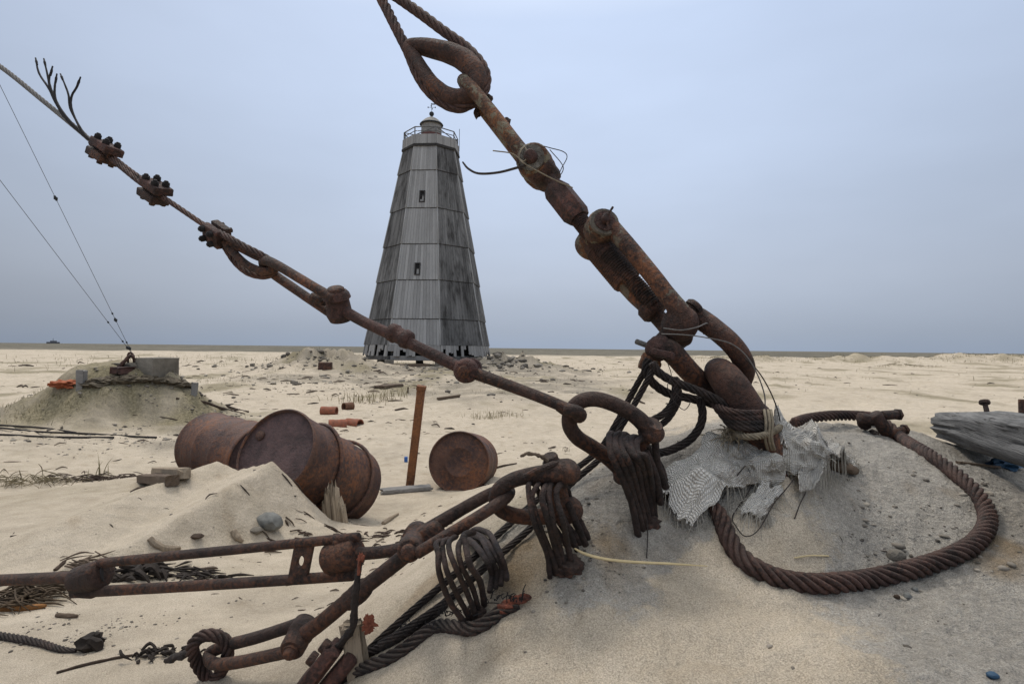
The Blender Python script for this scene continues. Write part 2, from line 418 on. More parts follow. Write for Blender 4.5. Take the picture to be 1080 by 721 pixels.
def woodm(name, c1=(.10, .095, .09), c2=(.30, .285, .265), c3=(.03, .028, .025), axis=2, sc=1.0, bump=.6):
    m, t, b = mat(name); n = NT(t)
    co = n('ShaderNodeTexCoord').outputs['Object']
    s = [26 * sc] * 3; s[axis] = 1.6 * sc
    mp = n('ShaderNodeMapping', {0: co, 'Scale': tuple(s)}).outputs[0]
    g = n.noise(mp, 1.6, 7, .65); g2 = n.noise(mp, 5.5, 4, .6); big = n.noise(co, 2.2 * sc, 4)
    tone = n('ShaderNodeAttribute', attribute_name='tone').outputs['Fac']
    k = n.math('ADD', n.math('ADD', n.math('MULTIPLY', g, .55), n.math('MULTIPLY', tone, .35)), n.math('MULTIPLY', big, .22))
    c = n.mix(n.ramp(k, (.36, 0), (.74, 1)), c1, c2)
    crack = n.ramp(g2, (.30, 1), (.40, 0))
    c = n.mix(n.math('MULTIPLY', crack, .75), c, c3)
    n.link(c, b.inputs['Base Color']); b.inputs['Roughness'].default_value = .9; b.inputs['Specular IOR Level'].default_value = .2
    bp = n('ShaderNodeBump', {'Strength': bump, 'Distance': .01 / sc, 'Height': n.math('SUBTRACT', g, n.math('MULTIPLY', crack, .6))})
    n.link(bp.outputs[0], b.inputs['Normal']); return m
def plain(name, c, rough=.85, var=.35, sc=20, bump=.3, c2=None, bd=.004):
    m, t, b = mat(name); n = NT(t)
    co = n('ShaderNodeTexCoord').outputs['Object']
    a = n.noise(co, sc, 6, .65)
    lo = c2 if c2 else tuple(k * (1 - var) for k in c)
    n.link(n.mix(n.ramp(a, (.32, 0), (.68, 1)), lo, c), b.inputs['Base Color'])
    b.inputs['Roughness'].default_value = rough; b.inputs['Specular IOR Level'].default_value = .25
    bp = n('ShaderNodeBump', {'Strength': bump, 'Distance': bd, 'Height': n.noise(co, sc * 4, 5, .7)})
    n.link(bp.outputs[0], b.inputs['Normal']); return m
RUST = rust('dark_rusty_iron', (.027, .0165, .0135), (.064, .036, .027), (.15, .06, .03), .24, dust=.06)
RUSTK = rust('blackened_rusty_wire', (.021, .0145, .0125), (.050, .031, .025), (.11, .048, .028), .14)
RUSTB = rust('brown_rusty_iron', (.036, .021, .016), (.088, .043, .030), (.19, .072, .03), .24, dust=.05)
RUSTP = rust('painted_rusty_iron', (.055, .032, .022), (.12, .058, .034), (.24, .10, .04), .45, paint=(.19, .175, .12), pamt=.30, sc=1.3)
RUSTO = rust('orange_brown_iron', (.045, .026, .020), (.10, .048, .032), (.22, .085, .035), .35, paint=(.15, .135, .10), pamt=.16)
RUSTR = rust('red_rusty_iron', (.04, .023, .019), (.088, .043, .034), (.15, .06, .04), .2)
ROPE = rust('rusty_wire_rope', (.030, .018, .015), (.085, .046, .036), (.15, .07, .045), .25, bump=.7, sc=1.6, dust=.04)
ROPEB = rust('brown_wire_rope', (.028, .017, .014), (.074, .040, .031), (.12, .058, .04), .2, bump=.7, sc=1.6, dust=.05)
ROPED = rust('dark_wire_rope', (.014, .011, .010), (.036, .025, .021), (.08, .042, .03), .12, bump=.8, sc=1.6, dust=.05)
ROPEDD = rust('sand_dusted_wire_rope', (.014, .011, .010), (.038, .026, .022), (.09, .045, .03), .15, bump=.8, sc=1.6, dust=.16)
ORANGE = plain('orange_rust_flakes', (.26, .085, .05), var=.65, sc=60)
GUYM = plain('grey_guy_wire', (.13, .14, .16), var=.3, sc=20)
BLACKS = plain('blackened_strand', (.025, .022, .022), var=.5, sc=60)
GREYC = plain('galvanised_cable', (.17, .16, .15), var=.4, sc=60)
BARREL = rust('rusty_barrel_steel', (.058, .032, .027), (.105, .052, .034), (.21, .08, .032), .34, bump=.4, sc=.4, rough=.68)
BARRELD = rust('dull_barrel_lid', (.062, .038, .036), (.095, .057, .053), (.14, .065, .045), .15, bump=.4, sc=.5, rough=.7)
CONC = plain('weathered_concrete', (.20, .178, .145), var=.5, sc=5, bump=.6, bd=.02)
WOODG = woodm('weathered_grey_wood', axis=0, sc=1.6)
WOODV = woodm('grey_splintered_wood', (.13, .10, .07), (.36, .29, .21), axis=2, sc=3.0)
WOODD = woodm('dark_driftwood', (.05, .036, .025), (.17, .125, .09), axis=0, sc=3.0)
STRAW = plain('dry_straw', (.60, .48, .27), var=.25, sc=30, bump=.1)
STONE = plain('grey_stone', (.19, .19, .175), var=.45, sc=25, bump=.4)
BRICK = plain('red_brick', (.30, .10, .055), var=.5, sc=16, bump=.5, c2=(.16, .075, .05))
TWIG = plain('dark_twigs', (.075, .05, .035), var=.6, sc=30)
BARK = plain('dark_seaweed', (.035, .026, .02), var=.6, sc=30)
BLUE = plain('blue_plastic', (.03, .075, .13), var=.4, sc=20, rough=.5)
WIREM = plain('dark_wire', (.05, .04, .035), var=.4, sc=60)
FIBRE = plain('frayed_rope_fibre', (.27, .225, .16), var=.55, sc=45)
# ------------------------------------------------------------------ ground sheet
def blobmask(x, y, lst):
    o = np.zeros_like(x)
    for cx, cy, r in lst:
        o = np.maximum(o, np.exp(-(((x - cx) ** 2 + (y - cy) ** 2) / r ** 2) ** 1.5))
    return o
def GP(px, py, k):
    p = G(px, py); return (p[0], p[1], k)
def build_ground():
    th = np.concatenate([np.linspace(-62, 62, 1001), np.linspace(62, 298, 60)[1:-1]]) * math.pi / 180
    r = np.concatenate([[0.02], np.geomspace(.22, 7000, 940)])
    TH, RR = np.meshgrid(th, r); X = RR * np.sin(TH); Y = RR * np.cos(TH)
    x = X.ravel(); y = Y.ravel(); z = H(x, y)
    nt_, nr_ = len(th), len(r)
    i = np.arange(nr_ - 1)[:, None] * nt_; j = np.arange(nt_)[None]; j2 = (j + 1) % nt_
    F = np.stack([i + j, i + j2, i + nt_ + j2, i + nt_ + j], -1).reshape(-1, 4)[:, ::-1]
    me = bpy.data.meshes.new('ground')
    me.vertices.add(len(x)); me.vertices.foreach_set('co', np.stack([x, y, z], 1).ravel())
    me.loops.add(F.size); me.loops.foreach_set('vertex_index', F.ravel().astype(np.int32))
    me.polygons.add(len(F)); me.polygons.foreach_set('loop_start', np.arange(0, F.size, 4, dtype=np.int32))
    me.polygons.foreach_set('use_smooth', np.ones(len(F), bool)); me.update(calc_edges=True)
    rad = np.sqrt(x * x + y * y)
    # grey shingly sand of the mound, tan wind-blown sand elsewhere
    nz = fbm(x * 2.6, y * 2.6, 5, 101); nf = fbm(x * 9, y * 9, 4, 102)
    edge = sstep(.40, .74, x + .16 * nz - .10 * (y - 1.2) + .05 * nf)
    grey = edge * (1 - sstep(2.6, 3.2, rad)) * sstep(.62, .80, y + .25 * nz + .16 * x)
    blobs = [GP(640, 600, .10), GP(690, 585, .09), GP(610, 620, .07), GP(680, 625, .06), GP(670, 650, .06), GP(650, 520, .17), GP(560, 560, .16), GP(620, 560, .12), GP(720, 480, .3), GP(800, 455, .4), GP(500, 590, .13),
             GP(520, 620, .06), GP(860, 560, .12), GP(760, 465, .3), GP(600, 530, .2)]
    grey = np.maximum(grey, np.clip(blobmask(x, y, blobs) * 1.3 - .25 + .9 * nf + .4 * nz, 0, 1))
    grey *= (1 - sstep(.45, .75, blobmask(x, y, [GP(800, 590, .12), GP(760, 620, .12), GP(840, 575, .07)]) + .3 * nz))
    brown = np.clip(blobmask(x, y, [GP(560, 575, .10), GP(640, 575, .05), GP(548, 600, .09), GP(480, 600, .10), GP(1040, 592, .07), GP(1060, 575, .06), GP(600, 565, .06)]) * 1.2 - .3 + .9 * nf, 0, 1)
    # gravelly, vegetated ground of the two mounds and the litter round the tower
    veg = np.clip(1.25 * blobmask(x, y, [(MND[0] - .4, MND[1] - .3, 1.6), (MND[0] + .8, MND[1] - .5, 1.2)]) - .3 + 1.0 * fbm(x * 2, y * 2, 4, 105), 0, 1)
    q = np.sqrt(((x - TWR[0] - .8 - (38 - y) * .2) / (4.6 + .13 * np.clip(y - 8, 0, 40))) ** 2 + ((y - 29) / 19.) ** 2)
    grav = np.clip((1 - sstep(.70, 1.1, q + .25 * fbm(x * .5, y * .5, 4, 107))) * (.72 + 1.2 * fbm(x * 1.1, y * 1.1, 4, 106)), 0, 1)
    grav = np.maximum(grav, np.clip(blobmask(x, y, [(MND[0] - 1.5, MND[1] - .4, .7), (MND[0] + .1, MND[1] - .35, .8), (MND[0] + 1.6, MND[1] - .9, 1.0), (MND[0] + 2.4, MND[1] - 2.2, .9), (-9.5, 29, 3.3), (0., 32.6, 3.0), (-8, 22, 2.5)]) - .15 + .8 * fbm(x * 2.2, y * 2.2, 4, 108), 0, 1))
    veg = np.maximum(veg, np.clip(2.6 * (fbm(x * .55, y * .3, 5, 110) - .17), 0, .85) * sstep(9, 14, rad) * (1 - sstep(90, 140, rad)))
    tuft = np.zeros_like(x)
    for cx, cy, rx, ry in [(40, 66, 6, 3), (31, 70, 6, 3), (22, 62, 3, 2), (53, 62, 9, 4), (18, 45, 1, .7), (62, 75, 9, 4)]:
        tuft = np.maximum(tuft, np.exp(-(((x - cx) / rx) ** 2 + ((y - cy) / ry) ** 2) * 1.2))
    veg = np.maximum(veg, np.clip(tuft * .9 - .45 + 1.1 * fbm(x * .5, y * .5, 4, 112), 0, .9))
    far = sstep(104, 122, y + .12 * np.abs(x) * 0 + 18 * fbm(x * .03, y * .03, 3, 120))
    for nm, a in (('grey', grey), ('brown', brown), ('veg', veg), ('grav', grav), ('far', far)):
        at = me.attributes.new(nm, 'FLOAT', 'POINT'); at.data.foreach_set('value', np.clip(a, 0, 1).astype(np.float32))
    m, t, b = mat('wind_blown_sand'); n = NT(t)
    co = n('ShaderNodeTexCoord').outputs['Object']
    A = lambda k: n('ShaderNodeAttribute', attribute_name=k).outputs['Fac']
    f1 = n.noise(co, 330, 4, .8); f2 = n.noise(co, 60, 5, .65); f3 = n.noise(co, 7, 5, .6); f4 = n.noise(co, .35, 5, .6)
    sand = n.mix(n.ramp(n.math('ADD', n.math('MULTIPLY', f3, .6), n.math('MULTIPLY', f4, .4)), (.35, 0), (.65, 1)), (.41, .345, .258), (.54, .462, .358))
    gr = n.mix(n.ramp(n.math('ADD', n.math('MULTIPLY', f2, .6), n.math('MULTIPLY', f3, .5)), (.38, 0), (.68, 1)), (.25, .23, .198), (.43, .395, .34))
    gmask = n.ramp(n.math('ADD', A('grey'), n.math('ADD', n.math('MULTIPLY', n.math('SUBTRACT', f2, .5), 1.1), n.math('MULTIPLY', n.math('SUBTRACT', f3, .5), .9))), (.40, 0), (.82, 1))
    c = n.mix(gmask, sand, gr)
    c = n.mix(n.math('MULTIPLY', A('brown'), .8), c, (.24, .165, .085))
    gv = n.mix(n.ramp(f2, (.42, 0), (.58, 1)), (.10, .088, .07), (.30, .26, .20))
    c = n.mix(n.math('MULTIPLY', A('grav'), .8), c, gv)
    vg = n.mix(n.ramp(n.noise(co, 26, 5, .7), (.4, 0), (.62, 1)), (.115, .10, .055), (.26, .22, .13))
    c = n.mix(n.math('MULTIPLY', A('veg'), .85), c, vg)
    hz = n('ShaderNodeMapping', {0: co, 'Scale': (.004, .02, 1)}).outputs[0]
    ht = n.mix(n.ramp(n.noise(hz, 3, 6, .6), (.36, 0), (.66, 1)), (.085, .078, .058), (.185, .165, .125))
    c = n.mix(A('far'), c, ht)
    # grains and dark specks
    c = n.mix(.8, c, n.ramp(f1, (.34, .42), (.66, 1.45)), 'MULTIPLY')
    sp = n('ShaderNodeTexVoronoi', {'Vector': co, 'Scale': 190.0}); spk = n.ramp(sp.outputs['Distance'], (.10, 1), (.16, 0))
    selv = n('ShaderNodeSeparateColor', {0: sp.outputs['Color']}).outputs[0]
    spm = n.math('MULTIPLY', n.math('MULTIPLY', spk, n.math('GREATER_THAN', selv, .80)), n.math('ADD', .35, n.math('MULTIPLY', A('grey'), .45)))
    c = n.mix(spm, c, (.06, .055, .05))
    n.link(c, b.inputs['Base Color']); b.inputs['Roughness'].default_value = .95; b.inputs['Specular IOR Level'].default_value = .12
    rip = n('ShaderNodeTexWave', {'Vector': n('ShaderNodeMapping', {0: co, 'Rotation': (0, 0, 1.1)}).outputs[0], 'Scale': 3.2, 'Distortion': 7.0, 'Detail': 3.0, 'Detail Scale': 1.2}).outputs['Fac']
    hgt = n.math('ADD', n.math('ADD', n.math('MULTIPLY', f1, .16), n.math('MULTIPLY', f2, n.math('ADD', .35, n.math('MULTIPLY', A('grey'), .9)))), n.math('MULTIPLY', f3, 1.1))
    hgt = n.math('ADD', hgt, n.math('MULTIPLY', rip, .14))
    bp = n('ShaderNodeBump', {'Strength': .85, 'Distance': .028, 'Height': hgt}); n.link(bp.outputs[0], b.inputs['Normal'])
    me.materials.append(m)
    o = bpy.data.objects.new('ground', me); COL.objects.link(o); tag(o, 'pale sand plain with a grey foreground mound and dark heath at the horizon', 'ground', kind='structure')
build_ground()

# ------------------------------------------------------------------ lighthouse
def boards_mat(name, dark, light, stain):
    m, t, b = mat(name); n = NT(t)
    co = n('ShaderNodeTexCoord').outputs['Object']
    tone = n('ShaderNodeAttribute', attribute_name='tone').outputs['Fac']
    st = n.noise(n('ShaderNodeMapping', {0: co, 'Scale': (4, 4, .5)}).outputs[0], 1.3, 6, .65)
    fine = n.noise(n('ShaderNodeMapping', {0: co, 'Scale': (22, 22, .8)}).outputs[0], 1.5, 4, .6)
    big = n.noise(n('ShaderNodeMapping', {0: co, 'Scale': (1, 1, .45)}).outputs[0], 1.1, 5)
    k = n.math('ADD', n.math('ADD', n.math('MULTIPLY', st, .45), n.math('MULTIPLY', tone, .30)), n.math('MULTIPLY', fine, .25))
    c = n.mix(n.ramp(k, (.34, 0), (.76, 1)), dark, light)
    sm = n.ramp(n.math('ADD', n.math('MULTIPLY', st, .6), n.math('MULTIPLY', big, .5)), (.50, 0), (.66, 1))
    c = n.mix(n.math('MULTIPLY', sm, stain), c, (.028, .027, .026))
    n.link(c, b.inputs['Base Color']); b.inputs['Roughness'].default_value = .9; b.inputs['Specular IOR Level'].default_value = .2
    n.link(n('ShaderNodeBump', {'Strength': .5, 'Distance': .03, 'Height': fine}).outputs[0], b.inputs['Normal']); return m
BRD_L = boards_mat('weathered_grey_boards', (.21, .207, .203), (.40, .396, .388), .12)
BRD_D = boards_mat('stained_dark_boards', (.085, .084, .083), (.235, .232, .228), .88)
BRD_B = boards_mat('bleached_boards', (.17, .165, .16), (.36, .35, .335), .2)
RAILM = plain('grey_painted_rail', (.15, .15, .15), var=.3, sc=8)
DTRIM = plain('dark_trim_and_ledge_shadow', (.045, .043, .042), var=.5, sc=12)
DARKIN = plain('dark_interior', (.012, .012, .012), var=.2)
REDP = plain('faded_red_lantern_paint', (.17, .085, .075), var=.4, sc=5)
LGREY = plain('lantern_sheet_metal', (.30, .285, .26), var=.45, sc=5)
DMET = plain('dark_painted_metal', (.04, .045, .05), var=.4, sc=20)
def lighthouse():
    D = 38.0
    base = CAM + ray(452, 381) * D; cx, cy = base[0], base[1]
    gz = h1(cx, cy)
    t = thing('wooden_lighthouse', 'tall octagonal tapering lighthouse clad in weathered grey boards with lantern on top', 'lighthouse', (cx, cy, gz))
    zy = lambda py: CAM[2] + (ray(455, py) * D)[2]
    zf = lambda py, R=None: CAM[2] + (ray(455, py) * (D - .92 * (PR(27.0 + 37.0 * (py - 147) / 216.0, D) if R is None else R)))[2]   # height of a point on the near faces
    ph = math.radians(9.4)
    # direction toward the camera
    vx, vy = -cx, -cy; l = math.hypot(vx, vy); vx /= l; vy /= l
    rx_, ry_ = -vy, vx      # right as seen from the camera
    tx, ty = CAM[0], CAM[1]
    def vert(k, R, z, lean=0.0):
        a = ph + k * math.pi / 4
        s, c = math.sin(a), math.cos(a)
        return np.array([cx + R * (s * rx_ + c * vx), cy + R * (s * ry_ + c * vy), z])
    # orientation check: right must be +x
    nonlocal_flip = 1
    if rx_ < 0: rx_, ry_ = -rx_, -ry_
    ys = [147, 178, 218, 256, 294, 335, 363]
    zs = [zf(k) for k in ys]
    ztop, zbot = zs[0], zs[-1]
    Rof = lambda z: PR(27.0, D) * 1.02 + (PR(64.0, D) * 1.0 - PR(27.0, D)) * (ztop - z) / (ztop - zbot)
    def wall_strip(mb, k, z1, z0, R1, R0, nb, th=.03, ragged=0, tone0=.5):
        A1, B1, A0, B0 = vert(k, R1, z1), vert(k + 1, R1, z1), vert(k, R0, z0), vert(k + 1, R0, z0)
        nn = nrm(np.cross(B0 - A0, A1 - A0)); mid = (A0 + B0) / 2 - np.array([cx, cy, z0])
        if nn @ mid < 0: nn = -nn
        for i in range(nb):
            u0, u1 = (i + .03) / nb, (i + .97) / nb; of = rng.uniform(0, .014)
            cut = 0
            if ragged and rng.random() < .55: cut = rng.uniform(0.0, ragged)
            if ragged and rng.random() < .12: continue
            q = [A0 * (1 - u0) + B0 * u0, A0 * (1 - u1) + B0 * u1, A1 * (1 - u1) + B1 * u1, A1 * (1 - u0) + B1 * u0]
            if cut:
                q[0] = q[0] + (q[3] - q[0]) * cut; q[1] = q[1] + (q[2] - q[1]) * (cut + rng.uniform(-.05, .05))
            o = [p + nn * (of + th) for p in q]; ii = [p - nn * .02 for p in q]
            mb.add(o + ii, [(0, 1, 2, 3), (7, 6, 5, 4), (0, 4, 5, 1), (1, 5, 6, 2), (2, 6, 7, 3), (3, 7, 4, 0)], float(np.clip(rng.normal(tone0, .22), 0, 1)))
    # the eight faces: boards per face one part; the face turned right is dark-stained
    core = MB()
    R = []
    for z in np.linspace(zbot + .2, ztop, 8):
        R.append([vert(k, Rof(z) - .05, z) for k in range(8)])
    core.grid(np.array(R), False, True); core.build('inner_wall', DARKIN, t)
    for k in range(8):
        mb = MB()
        for s in range(6):
            z1, z0 = zs[s], zs[s + 1]
            flare = .055
            wall_strip(mb, k, z1 - (.05 if s else 0), z0 - .06, Rof(z1), Rof(z0) + flare, int(9 + 6 * (Rof(z0) / Rof(zbot))), tone0=.5 + rng.normal(0, .05))
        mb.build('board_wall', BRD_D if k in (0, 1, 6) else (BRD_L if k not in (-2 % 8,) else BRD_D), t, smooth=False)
    for s in range(1, 6):
        z = zs[s]; tr = MB()
        Rr = [[vert(k, Rof(z) + d, z + dz) for k in range(8)] for d, dz in ((-.02, -.10), (.055, -.10), (.062, -.035), (-.02, -.03))]
        tr.grid(np.array(Rr), True, True); tr.build('ledge_shadow_band', DTRIM, t, smooth=False)  # ledge trim coloured dark to stand in for the shadow under each overlap
    # corner boards
    for k in range(8):
        cb = MB()
        for s in range(6):
            a, b_ = vert(k, Rof(zs[s]) + .035, zs[s] - .07), vert(k, Rof(zs[s + 1]) + .09, zs[s + 1] - .05)
            cb.tube([a, b_], .05, n=6, smooth=False)
        cb.build('corner_board', BRD_L, t)
    # windows on the light grey front face (face -1)
    def facept(px, py, out=.0):
        z = zf(py); A, B = vert(-1, Rof(z), z), vert(0, Rof(z), z)
        u = (px - 413 - (455 - 455)) ; 
        best = None
        for q in np.linspace(.02, .98, 97):
            p = A * (1 - q) + B * q; d = p - CAM; X = 540 + FPX * (d @ RT) / (d @ FW)
            if best is None or abs(X - px) < best[0]: best = (abs(X - px), p)
        nn = nrm(vert(-1, 1, 0) + vert(0, 1, 0) - 2 * np.array([cx, cy, 0])); e = nrm(B - A)
        tilt = nrm(vert(-1, Rof(ztop), ztop) + vert(0, Rof(ztop), ztop) - vert(-1, Rof(zbot), zbot) - vert(0, Rof(zbot), zbot))
        return best[1] + nn * out, e, tilt, nrm(np.cross(e, tilt)) * (1 if np.cross(e, tilt) @ nn > 0 else -1)
    for px, py in ((445.5, 207.5), (440.5, 284)):
        c, e, up, nn = facept(px, py)
        w_, h_ = .15, .33
        fr = MB()
        for sx in (-1, 1): fr.box(c + e * sx * w_ + nn * .075, (e, up, nn), (.035, h_, .04), .1)
        for sy in (-1, 1): fr.box(c + up * sy * (h_ + .03) + nn * .077, (e, up, nn), (w_ + .035, .03, .04), .1)
        f = fr.build('window', DTRIM, t)
        f['_o'] = f['_o']
        g = MB(); g.box(c + nn * .062, (e, up, nn), (w_ - .036, h_ - .001, .006), 0); g.build('pane', DARKIN, f)
        g = MB(); g.box(c + nn * .078 + up * .02, (e, up, nn), (w_ - .04, .018, .012), 0); g.build('glazing_bar', DTRIM, f)
    # gallery parapet (a board skirt) and deck
    Rg = PR(29.4, D)
    zp1, zp0 = zf(140.5, Rg), zf(150.5, Rg)
    sk = MB()
    for k in range(8): wall_strip(sk, k, zp1, zp0, Rg, Rg + .03, 14, .03, tone0=.45)
    sk.build('gallery_parapet', BRD_L, t, smooth=False)
    g = MB(); g.grid(np.array([[vert(k, r_, z) for k in range(8)] for r_, z in ((.05, zp1 - .02), (Rg + .02, zp1 - .02), (Rg + .02, zp1 - .1), (.05, zp1 - .1))]), True, True); g.build('gallery_deck', DTRIM, t, smooth=False)
    g = MB(); g.grid(np.array([[vert(k, r_, z) for k in range(8)] for r_, z in ((Rg - .25, zp0 - .03), (Rg + .10, zp0 - .03), (Rg + .10, zp0 - .16), (Rg - .25, zp0 - .16))]), True, True); g.build('gallery_cornice', DTRIM, t, smooth=False)
    rl = MB(); zr = zf(132.2, Rg); Rr2 = Rg - .06
    for k in range(8):
        a, b_ = vert(k, Rr2, zr), vert(k + 1, Rr2, zr); a0, b0 = vert(k, Rr2, zp1 - .03), vert(k + 1, Rr2, zp1 - .03)
        rl.tube([a, b_], .035, n=6, smooth=False); rl.tube([a0, a], .04, n=6, smooth=False)
        rl.tube([a0, b_] if k % 2 else [b0, a], .03, n=6, smooth=False)
        am, bm_ = (a + a0) / 2, (b_ + b0) / 2
        rl.tube([am, bm_], .025, n=6, smooth=False)
    rl.build('gallery_railing', RAILM, t)
    g = MB(); C0 = np.array([cx, cy, 0.])
    g.lathe(C0 + [0, 0, zp1 - .05], (0, 0, 1), [(0, 0), (0, .70), (.62, .70), (.62, .1)], 24); g.build('lantern_base', REDP, t)
    g = MB(); g.lathe(C0 + [0, 0, zp1 + .54], (0, 0, 1), [(0, .1), (0, .69), (zy(130.5) - zp1 - .55, .67), (zy(130.5) - zp1 - .55, .1)], 24); g.build('lantern_drum', LGREY, t)
    for a in range(0, 360, 30):
        pass
    g = MB(); zt = zy(130.5)
    g.lathe(C0 + [0, 0, zt], (0, 0, 1), [(0, .1), (-.05, .74), (.02, .76), (.17, .62), (.34, .42), (.46, .2), (.52, .1), (.6, .0)], 28); rf = g.build('lantern_roof', LGREY, t)
    g = MB(); g.lathe(C0 + [0, 0, zt], (0, 0, 1), [(-.085, .75), (-.03, .79), (.012, .77), (-.03, .71), (-.085, .75)], 28); g.build('roof_rim', DMET, rf)
    g = MB(); g.blob(C0 + [0, 0, zt + .72], (.16, .16, .16), 1, 3, 0.0); g.build('ball_finial', DMET, t)
    g = MB(); zv = zt + .86
    g.tube([C0 + [0, 0, zv - .1], C0 + [0, 0, zv + .6]], .013, n=6, smooth=False)
    g.tube([C0 + [-.22, 0, zv + .3], C0 + [.24, 0, zv + .3]], .012, n=6, smooth=False); g.tube([C0 + [0, -.22, zv + .3], C0 + [0, .22, zv + .3]], .012, n=6, smooth=False)
    for d in ((-.24, 0), (.24, 0), (0, -.24), (0, .24)): g.box(C0 + [d[0], d[1], zv + .3], np.eye(3), (.03, .03, .035), 0)
    g.box(C0 + [.10, 0, zv + .52], np.eye(3), (.15, .010, .035), 0); g.build('weather_vane', DMET, t)
    g = MB(); q = vert(1.6, Rg + .02, zp1); g.tube([q - [0, 0, .5], q + [0, 0, 1.0]], .018, n=6, smooth=False); g.build('lightning_rod', DMET, t)
    # ragged bleached skirt, sill beams, concrete piers
    zb0 = zf(377)
    for k in range(8):
        mb = MB(); wall_strip(mb, k, zbot - .07, zb0 + .05, Rof(zbot) + .05, Rof(zbot) + .17, 17, .03, ragged=.75, tone0=.55); mb.build('broken_skirt', BRD_B, t, smooth=False)
    for k in range(8):
        mb = MB(); a, b_ = vert(k, Rof(zbot) - .12, zb0 - .05), vert(k + 1, Rof(zbot) - .12, zb0 - .05)
        e = nrm(b_ - a); mb.box((a + b_) / 2, (e, nrm(np.cross([0, 0, 1], e)), (0, 0, 1)), (np.linalg.norm(b_ - a) / 2 - .05, .14, .14), .08); mb.build('sill_beam', BRD_B if k % 2 else BRD_D, t)
        mb = MB(); p = vert(k, Rof(zbot) - .05, 0); g0 = h1(p[0], p[1])
        mb.box([p[0], p[1], (zb0 - .15 + g0 - .3) / 2], ((1, .2, 0), (-.2, 1, 0), (0, 0, 1)), (.27, .27, max((zb0 - .15 - g0 + .3) / 2, .1)), .06); mb.build('concrete_pier', CONC, t)
        mb = MB(); a, b_ = vert(k, Rof(zbot) - .4, zbot), vert(k, Rof(zbot) - .3, zb0); mb.box((a + b_) / 2, np.eye(3), (.09, .09, (zbot - zb0) / 2 + .05), .05); mb.build('corner_post', BRD_D, t)
    mb = MB(); mb.grid(np.array([[vert(k, r_, z) for k in range(8)] for r_, z in ((.05, zbot + .1), (Rof(zbot) - .5, zbot + .1), (Rof(zbot) - .5, zb0 - .1), (.05, zb0 - .1))]), True, True); mb.build('tower_floor', DARKIN, t, smooth=False)
    a, b_ = vert(-.2, Rof(zbot) + .4, zb0 - .55), vert(-1.05, Rof(zbot) + .2, zb0 - .6)
    mb = MB(); e = nrm(b_ - a); mb.box((a + b_) / 2 - [0, 0, .1], (e, nrm(np.cross([0, 0, 1], e)), (0, 0, 1)), (np.linalg.norm(b_ - a) / 2, .09, .30), .05); mb.build('foundation_plank', WOODD, t)
    return cx, cy
LHX, LHY = lighthouse()

# ------------------------------------------------------------------ anchor block with its two thin guys (left)
def anchor_block():
    c = P(153, 391, 9.5)
    t = thing('concrete_anchor_block', 'rough rectangular concrete anchor block on top of the grassy mound', 'anchor block', (c[0], c[1], h1(c[0], c[1])))
    e = nrm([1, -.30, 0]); f = nrm([.30, 1, 0])
    m = MB(); zt = P(153, 377, 9.5)[2]
    m.box([c[0] + .20, c[1], zt - .62], (e, f, (0, 0, 1)), (.20, .26, .62), .04, .006); m.build('block', CONC, t)
    m = MB(); m.box([c[0] - .155, c[1] - .02, zt - .66], (e, f, (0, 0, 1)), (.22, .26, .57), .06, .008); m.build('step', CONC, t)
    m = MB(); q = np.array([c[0] - .10, c[1] - .2, zt - .02])
    m.tube([q + [-.05, 0, -.1], q + [-.04, -.02, .06], q + [.0, -.03, .1], q + [.04, -.02, .06], q + [.05, 0, -.1]], .018, n=8); m.tube([q + [-.12, -.12, -.14], q + [.02, -.1, .03], q + [.08, -.05, .04]], .03, n=8, rough=.4); m.build('anchor_eye', RUSTB, t)
    m = MB(); m.box([c[0] - .10, c[1] - .40, zt - .20], (e, f, (0, 0, 1)), (.08, .15, .05), .1, .01); m.build('rusty_plate', RUSTR, t)
    return np.array([c[0] - .10, c[1] - .22, zt + .06])
ANC = anchor_block()
def thin_guy(label, pix, d, ins, top_ext):
    A = ANC + np.array([.03, 0, 0]); Bv = P(pix[0], pix[1], d)
    E = A + (Bv - A) * top_ext
    t = thing('guy_wire', label, 'guy wire', A, 'thin guys running up from the anchor block')
    m = MB(); m.tube([A, E], .0034, n=6, smooth=False); m.build('wire', GUYM, t)
    for k, big in ins:
        q = A + (Bv - A) * k; ax = nrm(Bv - A)
        m = MB(); s = .026 if big else .015
        m.lathe(q - ax * s * 1.3, ax, [(0, .0), (0, s * .5), (s * .6, s * .55), (s * .9, s * .9), (s * 1.5, s * .9), (s * 1.9, s * .55), (s * 2.6, s * .5), (s * 2.6, 0)], 10); m.build('insulator', DMET, t)
thin_guy('thin dark guy wire reaching higher into the sky at the far left', (0, 90), 6.6, [(.03, 1), (.06, 0), (.17, 1), (.20, 0), (.66, 1)], 1.4)
thin_guy('thin dark guy wire leaving the picture lower, under the other one', (0, 190), 6.6, [(.05, 1), (.10, 0), (.24, 0)], 1.5)
